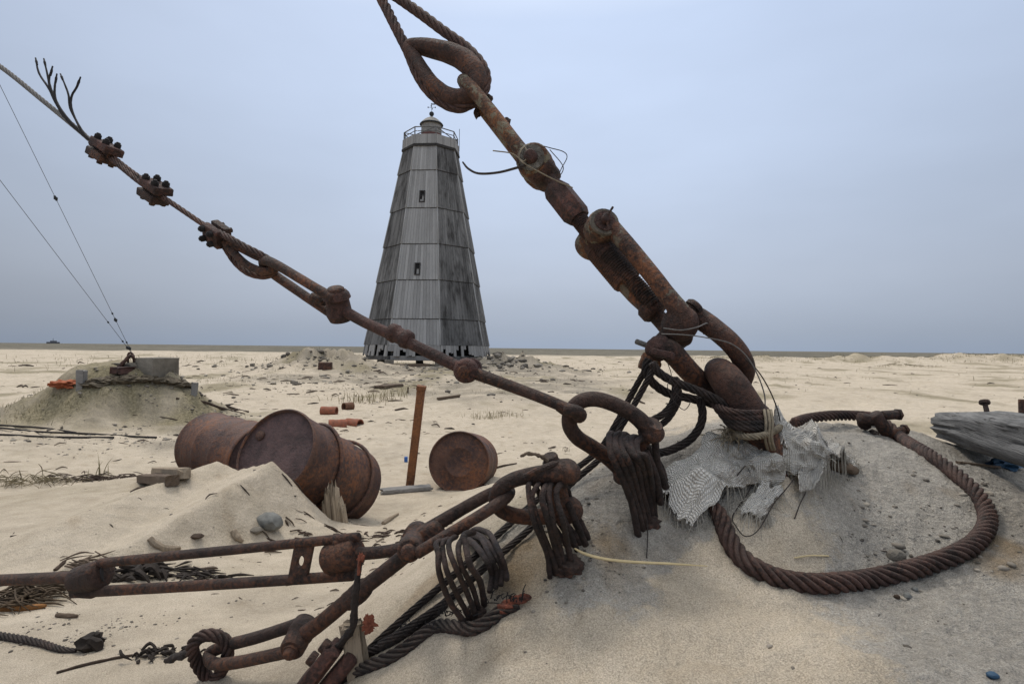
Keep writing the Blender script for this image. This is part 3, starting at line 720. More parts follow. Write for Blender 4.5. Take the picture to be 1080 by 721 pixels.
# ------------------------------------------------------------------ oil drums
def drum(label, A, B, r, bung=True, rings=False, straps=False, lidm=None, dentseed=0, cut=None):
    """A = centre of the near lid, B = centre of the far end"""
    A = np.asarray(A, float); B = np.asarray(B, float); ax = nrm(B - A); Ln = np.linalg.norm(B - A)
    t = thing('oil_drum', label, 'oil drum', ((A + B)[0] / 2, (A + B)[1] / 2, min(A[2], B[2]) - r * .9), 'rusty oil drums lying in the sand')
    prof = [(0, r * .955), (-.006, r * .985), (0.0, r * 1.012), (.018, r * 1.015), (.026, r * .995), (.06, r * .985)]
    for q in (.34, .66):
        c = Ln * q
        prof += [(c - .035, r * .985), (c - .018, r * 1.0), (c, r * 1.013), (c + .018, r * 1.0), (c + .035, r * .985)]
    for q in (.12, .17, .22, .78, .83, .88): prof += [(Ln * q - .012, r * .985), (Ln * q, r * .992), (Ln * q + .012, r * .985)]
    prof.sort(key=lambda k: k[0])
    prof = [(0.004, r * .955)] + [p for p in prof if p != (0, r * .955)]
    prof += [(Ln - .026, r * .995), (Ln - .018, r * 1.015), (Ln, r * 1.012), (Ln + .006, r * .985), (Ln - .004, r * .955)]
    m = MB(); m.lathe(A, ax, prof, 56)
    V = m.v[0]; s_ = (V - A) @ ax; u, v = perp(ax); a = np.arctan2((V - A) @ v, (V - A) @ u)
    dn = fbm(np.cos(a) * 1.4 + dentseed, np.sin(a) * 1.4 + s_ * 3.0, 3, 200 + dentseed) * .011
    rad = (V - A) - s_[:, None] * ax; ln = np.linalg.norm(rad, axis=1)[:, None]
    m.v[0] = V + rad / ln * (dn * np.sin(np.clip(s_ / Ln, 0, 1) * np.pi))[:, None]
    body = m.build('drum_body', BARREL, t, angle=50)
    for k, (c, sg) in enumerate(((A, 1), (B, -1))):
        m = MB(); o = c + ax * sg * .010
        pr = [(0, r * .965), (.012, r * .95), (.014, r * .90), (.010, r * .80)]
        if rings and k == 0: pr += [(.012, r * .52), (.006, r * .49), (.006, r * .455), (.012, r * .42), (.014, r * .2), (.014, 0)]
        else: pr += [(.013, r * .4), (.014, 0)]
        m.lathe(o, ax * sg, pr, 56); lid = m.build('drum_lid', lidm or BARRELD, t, angle=50)
        if bung and k == 0:
            m = MB(); q = o + u * r * .62 * (1 if not rings else .2) + v * r * .35; m.lathe(q + ax * .012, -ax, [(0, .0), (0, .034), (.012, .034), (.016, .028), (.016, 0)], 14); m.build('bung', RUSTB, lid)
    if straps:
        for q, tilt in ((.45, .10), (.80, -.03)):
            m = MB(); P_ = []
            for i in range(28):
                an = 2 * np.pi * i / 28
                P_.append(A + ax * (Ln * q + tilt * np.cos(an + .6)) + (np.cos(an) * u + np.sin(an) * v) * r * 1.052)
            m.tube(P_, .0135, n=8, closed=True, per=3, rough=.15); m.build('rolling_hoop', BARREL, t)
    return t
drum('largest rusty oil drum, tilted, with two loose hoops and sand against its lid', P(290, 476, 3.70), P(366, 512, 4.42), .292, straps=True, dentseed=1)
drum('rusty oil drum lying on its side partly behind the tilted drum, its left rim upright', P(221, 470, 4.92), P(277, 487, 4.46), .286, dentseed=4, bung=False)
drum('small looking oil drum whose ringed lid faces us, right of the iron post', P(484, 487, 5.25), P(497, 486, 6.0), .280, rings=True, dentseed=7, bung=False, lidm=BARREL)

# ------------------------------------------------------------------ iron post and things round it
def single(name, label, cat, mb, m, group=None, smooth=True, angle=38):
    return tag(mb.build(name, m, smooth=smooth, angle=angle), label, cat, group)
mb = MB(); b0 = G(432, 514); tp = P(444.5, 409, b0[1] * .985)
ax = nrm(tp - b0); e = nrm(np.cross(ax, [0, 1, .2])); mb.box((tp + b0 - ax * .25) / 2, (e, np.cross(ax, e), ax), (.036, .028, np.linalg.norm(tp - b0) / 2 + .12), .12, .0015)
mb.box(tp, (e, np.cross(ax, e), ax), (.042, .034, .02), .1, .002)
POSTM = rust('orange_rusted_post', (.07, .035, .02), (.17, .07, .03), (.28, .11, .04), .5)
single('iron_post', 'leaning square iron post rusted orange standing between two drums', 'post', mb, POSTM)

def plank(name, label, cat, a, b, w, h, m, group=None, bev=.12, jit=.003, up=(0, 0, 1), n=14, taper=1.0, tilt=0.0):
    a = np.asarray(a, float); b = np.asarray(b, float); e = nrm(b - a); s = nrm(np.cross(up, e)); u = np.cross(e, s)
    s, u = s * math.cos(tilt) + u * math.sin(tilt), u * math.cos(tilt) - s * math.sin(tilt)
    mb = MB(); R = []
    for i in range(n + 1):
        t = i / n; c = a + (b - a) * t; k = 1 + (taper - 1) * t
        c = c + s * .15 * w * fbm(np.array([t * 3.0]), np.array([a[0] * 7]), 2, 5)[0]
        q = []
        for x, y in ((-1, -.8), (-.8, -1), (0, -1), (.8, -1), (1, -.8), (1, 0), (1, .8), (.8, 1), (.3, 1), (-.3, 1), (-.8, 1), (-1, .8), (-1, 0)):
            q.append(c + (s * x * w + u * y * h) * k * (1 + rng.normal(0, .035)))
        R.append(q)
    # ragged ends
    R = np.array(R)
    R[0] += -e * np.abs(rng.normal(0, w * .35, (13, 1))); R[-1] += e * np.abs(rng.normal(0, w * .35, (13, 1)))
    c0 = R[0].mean(0); c1 = R[-1].mean(0)
    R = np.concatenate([[np.repeat(c0[None], 13, 0)], R, [np.repeat(c1[None], 13, 0)]])
    mb.grid(R, False, True); V = np.vstack(mb.v); o = mb.build(name, m, angle=30)
    return tag(o, label, cat, group)
g1, g2 = G(404, 520, .02), G(452, 517, .03)
plank('driftwood_plank', 'flat grey plank lying at the foot of the iron post', 'plank', g1, g2, .055, .018, WOODG)
# splintered stump in front of the tilted drum
def stump(label, px, py, d_h, w, hgt, m):
    p = onground(*P(px, py, 3.74)[:2]); mb = MB(); prof = [.55, .80, .95, 1.0, .78, .92, .60, .66, .50]
    for i in range(9):
        u = (i - 4) / 4.5; hh = hgt * prof[i] * rng.uniform(.92, 1.06)
        c = p + np.array([u * w, rng.normal(0, .008), -.05]); R = []
        for t in np.linspace(0, 1, 9):
            k = .026 * (1 if t < .85 else 1 - 4.5 * (t - .85))
            R.append([c + np.array([math.cos(a) * k * .8 - t * .03, math.sin(a) * k * 1.2, t * (hh + .05) + (rng.normal(0, .02) if t > .85 else 0)]) for a in np.linspace(0, 6.283, 8, endpoint=False)])
        R = np.array(R); R = np.concatenate([R, [np.repeat(R[-1].mean(0)[None], 8, 0)]]); mb.grid(R, False, True, float(rng.uniform(.2, 1)))
    return single('broken_post', label, 'wooden stump', mb, m, 'broken wooden stumps', angle=30)
def stump_at(label, p, w, hgt, m):
    return None
stump('pale splintered wooden stump sticking up against the tilted drum', 356, 544, 0, .068, .235, WOODV)
# stones
def stone(label, px, py, rx, ry, rz, m=STONE, seed=0, rot=0, group='loose stones on the sand', up=.35):
    p = G(px, py); mb = MB(); c, s = math.cos(rot), math.sin(rot)
    mb.blob(p + [0, 0, rz * up], (rx, ry, rz), seed, 3, .22, ax=((c, s, 0), (-s, c, 0), (0, 0, 1)))
    return single('stone', label, 'stone', mb, m, group)
stone('smooth grey stone shaped like an egg, in front of the tilted drum', 283, 553, .080, .06, .05, seed=2, rot=-.25)
stone('dark flat stone on bare sand between the drum and the long turnbuckle', 207, 566, .038, .025, .012, m=TWIG, seed=3)
stone('small brown stone just left of the grey egg-shaped stone', 270, 560, .035, .03, .018, m=CONC, seed=4)
stone('tan lump of stone lying inside the wire rope loop', 945, 590, .022, .016, .018, m=CONC, seed=5)
stone('round dark pebble, largest of the three below the wire rope loop', 957, 629, .0085, .0075, .006, seed=6, m=STONE)
stone('dark oval pebble, left one of the three below the wire rope loop', 946, 630, .006, .005, .005, seed=7, m=TWIG)
stone('small pale pebble, upper right of the three below the wire rope loop', 965, 622, .006, .005, .005, seed=8, m=STONE)
stone('bluish dark pebble near the bottom right corner', 1047, 713, .009, .007, .005, seed=9, m=BLUE)
stone('dark angular stone at the drift of sand beside the first drum', 166, 508, .07, .06, .05, seed=10, m=TWIG, rot=.4)
# driftwood logs beside the first drum
plank('driftwood_log', 'short pale split log against the left drum', 'driftwood', G(164, 499, .03), G(194, 508, .05), .035, .03, WOODV, 'driftwood beside the left drum')
plank('driftwood_log', 'darker split log lying in front of the pale one beside the left drum', 'driftwood', G(150, 507, .02), G(182, 513, .035), .035, .03, WOODD, 'driftwood beside the left drum')
# bricks and broken pipe
def brick(label, px, py, L_, W_, H_, rot, tilt=.2):
    p = G(px, py); c, s = math.cos(rot), math.sin(rot); mb = MB()
    mb.box(p + [0, 0, H_ * .5], ((c, s, tilt), (-s, c, 0), (-tilt * c, -tilt * s, 1)), (L_, W_, H_), .12, .004)
    return single('brick', label, 'brick', mb, BRICK, 'red bricks scattered beyond the drums')
def pipe_piece(label, px, py, L_, r, rot, m, half=False):
    p = G(px, py, r * (.8 if not half else .1)); a = p - np.array([math.cos(rot), math.sin(rot), 0]) * L_ / 2; e = np.array([math.cos(rot), math.sin(rot), 0.])
    mb = MB()
    mb.lathe(a, e, [(0, r * .8), (0, r), (L_ * .3, r), (L_ * .32, r * .96), (L_ * .64, r * .96), (L_ * .66, r), (L_, r), (L_, r * .8), (.0, r * .8)], 22)
    return single('pipe_piece', label, 'clay pipe', mb, m, 'broken clay pipes')
pipe_piece('orange clay pipe lying open end to the right, upper left of the red debris', 347, 437, .30, .085, -.1, BRICK)
pipe_piece('brown clay lump of pipe to the right of the orange clay pipe', 367, 432, .22, .09, .9, plain('brown_clay', (.17, .085, .05), sc=18, var=.5))
pipe_piece('half buried ridged clay pipe, left one of the lower pair', 356, 449, .27, .095, .35, BRICK, True)
pipe_piece('half buried ridged clay pipe, right one of the lower pair', 373, 448, .27, .095, -.45, BRICK, True)
# dark crate and far bits near the tower
mb = MB(); p = G(343, 389); mb.box(p + [0, 0, .12], ((1, .2, 0), (-.2, 1, 0), (0, 0, 1)), (.30, .25, .2), .1, .01); single('rusty_can', 'dark rusty square can on the gravel knoll left of the tower', 'can', mb, RUSTB)
plank('short_plank', 'short dark board on the sand in front of the tower', 'plank', G(400, 409, .03), G(420, 407, .03), .16, .05, WOODD, 'boards lying before the tower')
plank('short_plank', 'thin broken board right of the short dark board before the tower', 'plank', G(462, 422, .04), G(484, 419, .04), .05, .03, WOODD, 'boards lying before the tower')
mb = MB(); p = G(430, 414); mb.tube([p - [0, 0, .1], p + [.01, 0, .16]], .025, n=6); single('short_stake', 'short dark stake standing in the gravel before the tower', 'stake', mb, WOODD)
mb = MB(); p = G(430, 487); mb.box(p + [-.02, 0, .03], np.eye(3), (.018, .018, .03), .2); single('blue_scrap', 'tiny bright blue scrap left of the iron post', 'plastic scrap', mb, plain('bright_blue', (.06, .16, .45)))
# orange object and stake on the left of the anchor mound
p = G(68, 407); mb = MB(); mb.blob(p + [0, 0, .03], (.19, .12, .055), 3, 4, .7, freq=2); single('orange_scrap', 'crumpled orange scrap left of the anchor mound', 'scrap', mb, plain('faded_orange', (.42, .13, .06), sc=10, var=.5))
p = G(86, 408); mb = MB(); mb.box(p + [0, 0, .10], np.eye(3), (.055, .05, .16), .1, .006); single('wooden_stake', 'short grey stake at the left shoulder of the anchor mound', 'stake', mb, WOODG)
p = G(205, 415); mb = MB(); mb.box(p + [0, 0, .06], np.eye(3), (.035, .035, .12), .1, .006); single('wooden_stake', 'tiny stake on the right slope of the anchor mound', 'stake', mb, WOODG)
# rough slab of turf below the concrete block
p = P(145, 404, 9.0)
mb = MB()
for i in range(44):
    px = 92 + i * 2.35; q = G(px, 401 + 6 * ((px - 140) / 45) ** 2 * (1 if px < 140 else .7) + rng.uniform(-2, 2), .0)
    mb.blob(q + [0, .05, .03], (.12, .12, .045), i, 2, .7)
single('turf_ledge', 'dark overhanging ledge of dried turf around the concrete anchor block', 'turf', mb, plain('dried_turf', (.16, .13, .09), sc=14, var=.65, bump=1, bd=.02))
# cables trailing on the sand on the left
for lab, pts in (('thin dark cable on the sand at the far left, nearest of the three', [(-40, 459), (0, 459), (40, 461), (80, 462), (120, 462)]),
                 ('thin dark cable on the sand at the far left, middle one with a bend', [(-40, 450), (0, 452), (40, 456), (90, 458), (140, 461), (165, 462)]),
                 ('thin dark cable on the sand at the far left, farthest of the three', [(-40, 446), (0, 449), (45, 452), (80, 457)])):
    m = MB(); m.tube([G(a, b, .012) for a, b in pts], .013, n=6, per=6); single('loose_cable', lab, 'cable', m, BLACKS, 'cables trailing on the sand at the far left')
# far off rig on the horizon
p = CAM + ray(56, 360.5) * 1500; mb = MB(); z0 = h1(p[0], p[1])
mb.box([p[0], p[1], z0 + 2.5], np.eye(3), (14, 5, 2.2), .1); mb.box([p[0] + 1, p[1], z0 + 6], np.eye(3), (6, 4, 1.8), .1); mb.tube([[p[0], p[1], z0 + 7], [p[0], p[1], z0 + 14]], .5, n=6); single('distant_ship', 'tiny dark ship on the far left horizon', 'ship', mb, plain('far_dark_hull', (.12, .125, .14)))
# ------------------------------------------------------------------ foreground rigging
DM = dline((500, 95), 1.95, (800, 470), 1.38)      # the heavy stay
DLs = dline((610, 432), 1.22, (0, 70), 2.30)       # the lighter stay from the upper left
def PP(q, D):
    d = D(q[0], q[1]) if callable(D) else D
    d += q[2] if len(q) > 2 else 0.0
    return P(q[0], q[1], d), d
def T(mb, pix, rpx, D, **kw):
    A = [PP(q, D) for q in pix]
    rp = rpx if isinstance(rpx, (list, tuple)) else [rpx] * len(A)
    mb.tube([a for a, _ in A], [.90 * r * d / FPX for r, (_, d) in zip(rp, A)], **kw); return mb
def CY(mb, q0, q1, rpx, D, n=18, r2=None, bev=None):
    a, d = PP(q0, D); b, _ = PP(q1, D)
    mb.cyl(a, b, rpx * d / FPX, n, None if r2 is None else r2 * d / FPX, None if bev is None else bev * d / FPX); return mb
def at(q, D): return PP(q, D)[0]
def axes(p0, p1, view):
    """along, side, toward the viewer"""
    a = nrm(p1 - p0); v = nrm(CAM - p0); s = nrm(np.cross(v, a)); v = np.cross(a, s); return a, s, v
def part(name, mb, m, par, **kw): return mb.build(name, m, par, **kw)
def bolt_head(mb, c, axis, r, h=None, hexa=True):
    h = h or r * .8
    mb.lathe(c, axis, [(0, 0), (0, r), (h * .8, r), (h, r * .82), (h, 0)], 6 if hexa else 16); return mb

# ---- heavy stay: wire rope with its thimble
t = thing('wire_rope_stay', 'heavy twisted wire rope looped round a teardrop thimble at the top of the picture', 'wire rope', at((470, 80), DM))
m = MB(); T(m, [(395, -40, .02), (398, -12, .02), (409, 12, .01), (421, 36), (430, 54), (440, 78), (452, 96), (468, 109), (484, 114), (499, 108, .0), (510, 97, .0), (513, 82, .0), (508, 68), (499, 57), (488, 47), (468, 33), (444, 15), (420, -2, .01), (400, -16, .03), (390, -36, .035)],
  6.2, DM, rope=True, pitch=6.5); part('rope_loop', m, ROPE, t)
m = MB(); T(m, [(394, -36, .02), (330, -210, .10), (180, -560, .4)], 8, DM, rope=True); part('upper_rope', m, ROPE, t)
m = MB()
pl = [(431, 49), (443, 49), (458, 52), (474, 56), (490, 64), (501, 76), (504, 88), (498, 99), (485, 104), (470, 100), (457, 90), (447, 76), (438, 61)]
A = [PP((x, y, -.012), DM) for x, y in pl]
m.tube([a for a, _ in A], [r * d / FPX for r, (_, d) in zip([6, 8.5, 10, 11, 11.5, 11.5, 11, 10.5, 10, 9, 8.5, 7.5, 6.5], A)], n=14, closed=True, up=nrm(CAM - A[3][0]), rough=.04, per=7)
part('thimble', m, RUSTB, t)

# ---- long bow hooked through the thimble
t = thing('bow_shackle', 'long straight bow shackle with flaking paint, hooked through the thimble', 'shackle', at((530, 125), DM))
m = MB(); T(m, [(556, 166, -.035), (540, 146, -.04), (522, 123, -.042), (503, 100, -.042), (494, 90, -.036), (489.5, 85.5, -.012), (490, 87, .022), (495, 95, .05), (511, 116, .058), (528, 138, .058), (545, 160, .058), (560, 180, .058)], [8.2, 8, 8, 8, 8, 8, 8, 8, 8, 8, 8, 8], DM, n=16, rough=.02)
part('bow', m, RUSTP, t)
for q in ((516, 104), (535, 129), (503, 120)):
    m = MB(); c = at((q[0], q[1], .05), DM); m.blob(c, (.012, .012, .018), q[0], 2, .5); part('rust_scale', m, RUST, t)
a, s, v = axes(at((490, 90), DM), at((560, 170), DM), None)
m = MB(); c0, c1 = at((561, 167, -.065), DM), at((570, 182, .085), DM); d0 = DM(565, 172)
pin = nrm(c1 - c0)
m.lathe(c0, pin, [(0, 0), (0, .046), (.006, .052), (.055, .056), (.06, .05), (.105, .05), (.11, .056), (.155, .052), (.16, 0)], 26); part('eye_lugs', m, RUSTP, t)
m = MB(); m.lathe(c0 - pin * .010, pin, [(0, 0), (0, .040), (.009, .040), (.011, .0)], 24); w1 = part('washer', m, rust('grey_painted_washer', (.10, .085, .07), (.18, .165, .14), (.16, .07, .035), .3), t)
m = MB(); m.lathe(c0 - pin * .032, pin, [(0, 0), (0, .015), (.004, .020), (.022, .021), (.022, 0)], 16); part('bolt_head', m, RUSTR, t)
m = MB(); bolt_head(m, c1, pin, .03, .03); part('bolt_nut', m, RUST, t)
m = MB()
Rn = .058
for ang in np.linspace(0, 1, 1): pass
cc = (c0 + c1) / 2
m.box(cc + a * .035, (a, s, v), (.040, .045, .055), .3); part('lug_neck', m, RUSTB, t)

# ---- hexagon coupling and threaded stud
t = thing('hex_coupling', 'long hexagonal coupling nut on the threaded stud of the heavy stay', 'coupling nut', at((597, 213), DM))
p0, p1 = at((584, 197), DM), at((611, 231), DM); ax = nrm(p1 - p0); l = np.linalg.norm(p1 - p0); d = DM(597, 213); r = 14.6 * d / FPX
m = MB(); m.lathe(p0, ax, [(0, 0), (0, r * .80), (l * .14, r), (l * .86, r), (l, r * .8), (l, 0)], 6, phase=.25, ref=v); part('hex_nut', m, RUSTR, t, angle=25)
m = MB(); T(m, [(568, 176), (586, 199)], 9, DM, n=12, smooth=False); part('upper_stud', m, RUSTB, t)
m = MB(); q0, q1 = at((608, 228), DM), at((640, 268), DM); L_ = np.linalg.norm(q1 - q0); pr = [(0, 0)]
for i in range(int(L_ / .007)):
    pr += [(i * .007, 8.0 * d / FPX), (i * .007 + .0035, 9.2 * d / FPX)]
pr += [(L_, 8 * d / FPX), (L_, 0)]
m.lathe(q0, q1 - q0, pr, 16); part('threaded_stud', m, RUSTR, t)

# ---- turnbuckle body: two thick bars with eyes, threaded rod between them
t = thing('turnbuckle', 'massive rusty turnbuckle of two thick bars, halfway down the heavy stay', 'turnbuckle', at((670, 285), DM))
c0, c1 = at((637, 235, -.06), DM), at((622, 261, .09), DM); pin = nrm(c1 - c0); ln = np.linalg.norm(c1 - c0)
m = MB(); m.lathe(c0, pin, [(0, 0), (0, .040), (.006, .046), (.05, .047), (.056, .041), (ln - .062, .041), (ln - .055, .048), (ln - .01, .05), (ln, .042), (ln, 0)], 28); part('upper_eye', m, RUSTP, t)
m = MB(); m.lathe(c0 - pin * .009, pin, [(0, 0), (0, .041), (.008, .043), (.010, 0)], 26); part('washer', m, rust('dull_painted_washer', (.09, .075, .06), (.16, .14, .11), (.16, .07, .035), .3), t)
m = MB(); m.lathe(c0 - pin * .013, pin, [(0, 0), (0, .030), (.004, .031), (.004, 0)], 22); part('bolt_flange', m, RUSTR, t)
m = MB(); m.lathe(c0 - pin * .034, pin, [(0, 0), (0, .011), (.003, .014), (.021, .014), (.021, 0)], 14)
part('bolt_head', m, RUSTR, t)
m = MB(); e0 = c0 - pin * .03; m.tube([e0 + s * .03 - a * .012, e0, e0 - s * .02 + a * .03, e0 - s * .028 + a * .022], .0035, n=6); part('cotter_pin', m, RUSTB, t)
m = MB(); T(m, [(646, 241, -.035), (662, 259, -.045), (682, 283, -.048), (702, 309, -.05), (715, 326, -.045), (721, 338, -.035)], [10.5, 10.2, 10.2, 10.5, 12, 14.5], DM, n=18, rough=.02); part('front_bar', m, RUSTO, t)
m = MB(); T(m, [(622, 254, .04), (637, 270, .04), (659, 294, .04), (679, 315, .04), (689, 326, .04)], [13.5, 13.5, 14, 14, 13.5], DM, n=18, rough=.07); part('rear_sleeve', m, RUSTO, t)
m = MB(); q0, q1 = at((632, 262, .035), DM), at((662, 297, .035), DM); L_ = np.linalg.norm(q1 - q0); pr = [(0, 0)]
for i in range(int(L_ / .007)): pr += [(i * .007, .0415), (i * .007 + .0035, .0445)]
pr += [(L_, .0415), (L_, 0)]
m.lathe(q0, q1 - q0, pr, 24); part('worn_thread', m, RUSTB, t)
m = MB(); T(m, [(685, 322, .04), (691, 328.5, .04)], 17, DM, n=20, smooth=False); part('sleeve_collar', m, RUSTB, t)
m = MB(); T(m, [(686, 326, .05), (700, 341, .05), (712, 354, .04)], [9.5, 10, 12], DM, n=16); part('rear_bar', m, RUSTB, t)
m = MB(); q0, q1 = at((632, 258, .0), DM), at((690, 322, .012), DM); L_ = np.linalg.norm(q1 - q0); pr = [(0, 0)]
for i in range(int(L_ / .008)): pr += [(i * .008, .0215), (i * .008 + .004, .0255)]
pr += [(L_, .022), (L_, 0)]
m.lathe(q0, q1 - q0, pr, 16); part('threaded_rod', m, RUST, t)
# lower eye, a big smooth boss
m = MB(); m.blob(at((717, 342, -.02), DM), (.047, .050, .045), 3, 4, .05, ax=(a, s, v)); part('lower_eye', m, RUSTB, t)
m = MB(); m.blob(at((714, 352, .03), DM), (.044, .038, .045), 5, 4, .08, ax=(a, s, v)); part('lower_eye', m, RUST, t)

# ---- the big D shackle over the anchor bar
t = thing('anchor_shackle', 'big curved D shackle that holds the turnbuckle to the anchor bar', 'shackle', at((740, 370), DM))
c0, c1 = at((734, 322, -.01), DM), at((690, 366, -.01), DM); pin = nrm(c1 - c0); ln = np.linalg.norm(c1 - c0)
m = MB(); m.lathe(c0 - pin * .004, pin, [(0, 0), (.0, .020), (.006, .026), (.016, .026), (.018, .02), (ln * .5, .02), (ln, .018), (ln, 0)], 20); part('pin', m, RUST, t)
dk = DM(740, 370)
m = MB(); T(m, [(726, 331, .0), (738, 336, .01), (754, 347, .0), (771, 362, .0), (782, 377, .03), (785, 392, .08), (777, 408, .12), (764, 416, .115), (748, 409, .08), (735, 399, .04), (722, 386, .0), (708, 371, -.03), (694, 366, -.04)],
      [12, 12.5, 12, 12, 12, 12, 12, 12, 12, 12, 12.5, 13, 12], DM, n=18, rough=.03); part('bow', m, RUSTB, t)
m = MB(); m.blob(at((695, 367, -.04), DM), (.032, .034, .030), 8, 4, .15, ax=(a, s, v)); part('ear', m, RUSTR, t)
m = MB(); m.blob(at((729, 334, .02), DM), (.029, .034, .027), 9, 4, .15, ax=(a, s, v)); part('ear', m, RUST, t)
m = MB(); T(m, [(671, 360, -.02), (690, 367, -.03)], 3.2, DM, n=8, smooth=False); part('split_pin', m, rust('grey_split_pin', (.08, .075, .07), (.14, .13, .12), (.15, .08, .05), .1), t)
m = MB(); q0, q1 = at((688, 371, -.095), DM), at((711, 376, -.085), DM); m.box((q0 + q1) / 2, (nrm(q1 - q0), nrm(np.cross(v, q1 - q0)), v), (np.linalg.norm(q1 - q0) / 2, .009, .014), .2); part('locking_plate', m, RUSTR, t)
m = MB(); m.blob(at((686, 381, -.02), DM), (.030, .022, .03), 10, 3, .3); part('pin_nut', m, RUSTP, t)

# ---- anchor bar rising from the sand
t = thing('anchor_bar', 'thick rounded anchor bar rising from the sand under the burlap', 'anchor', G(800, 470))
DA = dline((757, 385), 1.46, (802, 460), 1.42)
m = MB(); T(m, [(818, 540, .0), (808, 480, -.01), (796, 448, -.02), (781, 422, -.03), (769, 404, -.025), (761, 394, .0), (757, 391, .05), (760, 394, .10), (770, 402, .13), (784, 424, .14), (800, 452, .15), (812, 490, .15)],
      [19, 20, 20.5, 20.5, 19.5, 17.5, 15, 16, 17, 18, 18, 18], DA, n=24, per=10, rough=.015); part('bar', m, RUSTB, t)
m = MB(); m.blob(at((797, 474, .05), DA), (.075, .07, .06), 12, 4, .35); part('rusted_foot', m, RUSTR, t)

# ---- lashings round the foot of the bar
t = thing('wire_lashing', 'reddish wire rope lashed several turns round the foot of the anchor bar', 'rope lashing', at((785, 437), DA))
for k in range(4):
    m = MB(); y = 429 + k * 5.2; x = 783 + k * 2.2
    T(m, [(x - 30 + k * 2, y - 3, -.0), (x - 16, y + 4, -.085), (x + 4, y + 7, -.10), (x + 20, y + 6, -.05), (x + 24, y + 3, .05), (x + 8, y - 6, .2), (x - 22, y - 9, .18)], 4.6, DA, closed=True, rope=True, pitch=5); part('rope_turn', m, ROPEB if k < 2 else ROPED, t)
t = thing('fibre_rope_ring', 'frayed tan fibre rope tied round the anchor bar just above the sand', 'rope', at((790, 458), DA))
m = MB(); T(m, [(772, 452, .0), (782, 459, -.09), (798, 460, -.11), (813, 456, -.07), (822, 449, .02), (806, 444, .2), (780, 444, .17)], 4.2, DA, closed=True, rope=True, pitch=2.4, strands=5); part('rope_ring', m, FIBRE, t)
m = MB()
for i in range(110):
    q = at((766 + rng.uniform(0, 16), 452 + rng.uniform(-3, 12), -.04 + rng.uniform(-.03, .03)), DA); e = np.array([rng.normal(-.3, .5), rng.normal(-.3, .4), rng.normal(.2, .6)]) * .03
    m.tube([q, q + e * .6, q + e + [0, 0, -.006]], .0011, n=4, per=2, cap=False)
part('frayed_end', m, FIBRE, t)
for x in (806, 810, 813):
    m = MB(); T(m, [(x, 432, -.07), (x + 2, 445, -.09), (x + 1, 462, -.09), (x + 4, 474, -.06)], 1.6, DA, n=6, per=4); part('loose_strand', m, FIBRE, t)

# ---- dark ropes hanging below the shackle
def rope1(label, pix, rpx, D, m_, grp, **kw):
    mb = MB(); T(mb, pix, rpx, D, rope=True, **kw); return single('wire_rope', label, 'wire rope', mb, m_, grp)
grp = 'dark wire ropes hanging under the shackle'
rope1('dark wire rope bundle running under the shackle from its pin to the anchor bar', [(684, 379), (681, 391), (690, 405), (706, 415), (728, 420), (752, 426), (772, 436)], 5.2, 1.44, ROPED, grp)
rope1('dark wire rope sagging beneath the shackle, upper of the two to the anchor', [(688, 383), (694, 392), (706, 400), (720, 406), (745, 416), (768, 428)], 5.2, 1.40, ROPED, grp)
rope1('thick dark rope loop drooping down to the wrapped chain link', [(738, 420, .0), (741, 436), (738, 450), (728, 463), (713, 472), (698, 477), (682, 478, -.04), (672, 472, -.06)], 5.0, 1.42, ROPED, grp)
rope1('dark rope curving down inside the big drooping loop, inner one', [(712, 398), (712, 412), (709, 425), (700, 436), (688, 443), (675, 452, -.05)], 4.3, 1.40, ROPED, grp)
rope1('dark rope curving down inside the big drooping loop, outer one', [(714, 400, .02), (716, 418), (712, 430), (704, 442), (694, 450), (684, 458, -.05)], 4.0, 1.42, ROPED, grp)
# two straight cables down the mound
grp = 'two straight cables running down the side of the mound'
def gcable(label, pix, r, m_, lift=.0):
    pts = [P(x, y, min(d, float((G(x, y) - CAM) @ FW) - .035 + .02 * (y > 600))) for x, y, d in pix]; mb = MB(); mb.tube(pts, r, rope=True, pitch=7); return single('wire_rope', label, 'wire rope', mb, m_, grp)
gcable('straight dark cable running from under the shackle down the mound, left of its twin', [(684, 384, 1.44), (666, 416, 1.47), (650, 446, 1.48), (630, 476, 1.49), (590, 507, 1.47), (540, 550, 1.43), (490, 596, 1.37), (440, 639, 1.30), (405, 670, 1.25), (384, 690, 1.22)], .0082, ROPED)
gcable('straight dark cable down the mound that ends near the rope tangle, right twin', [(690, 388, 1.40), (672, 421, 1.42), (655, 450, 1.42), (635, 481, 1.42), (600, 512, 1.38), (560, 556, 1.33), (516, 594, 1.28), (470, 634, 1.20), (430, 662, 1.15), (400, 680, 1.13)], .0080, ROPED)

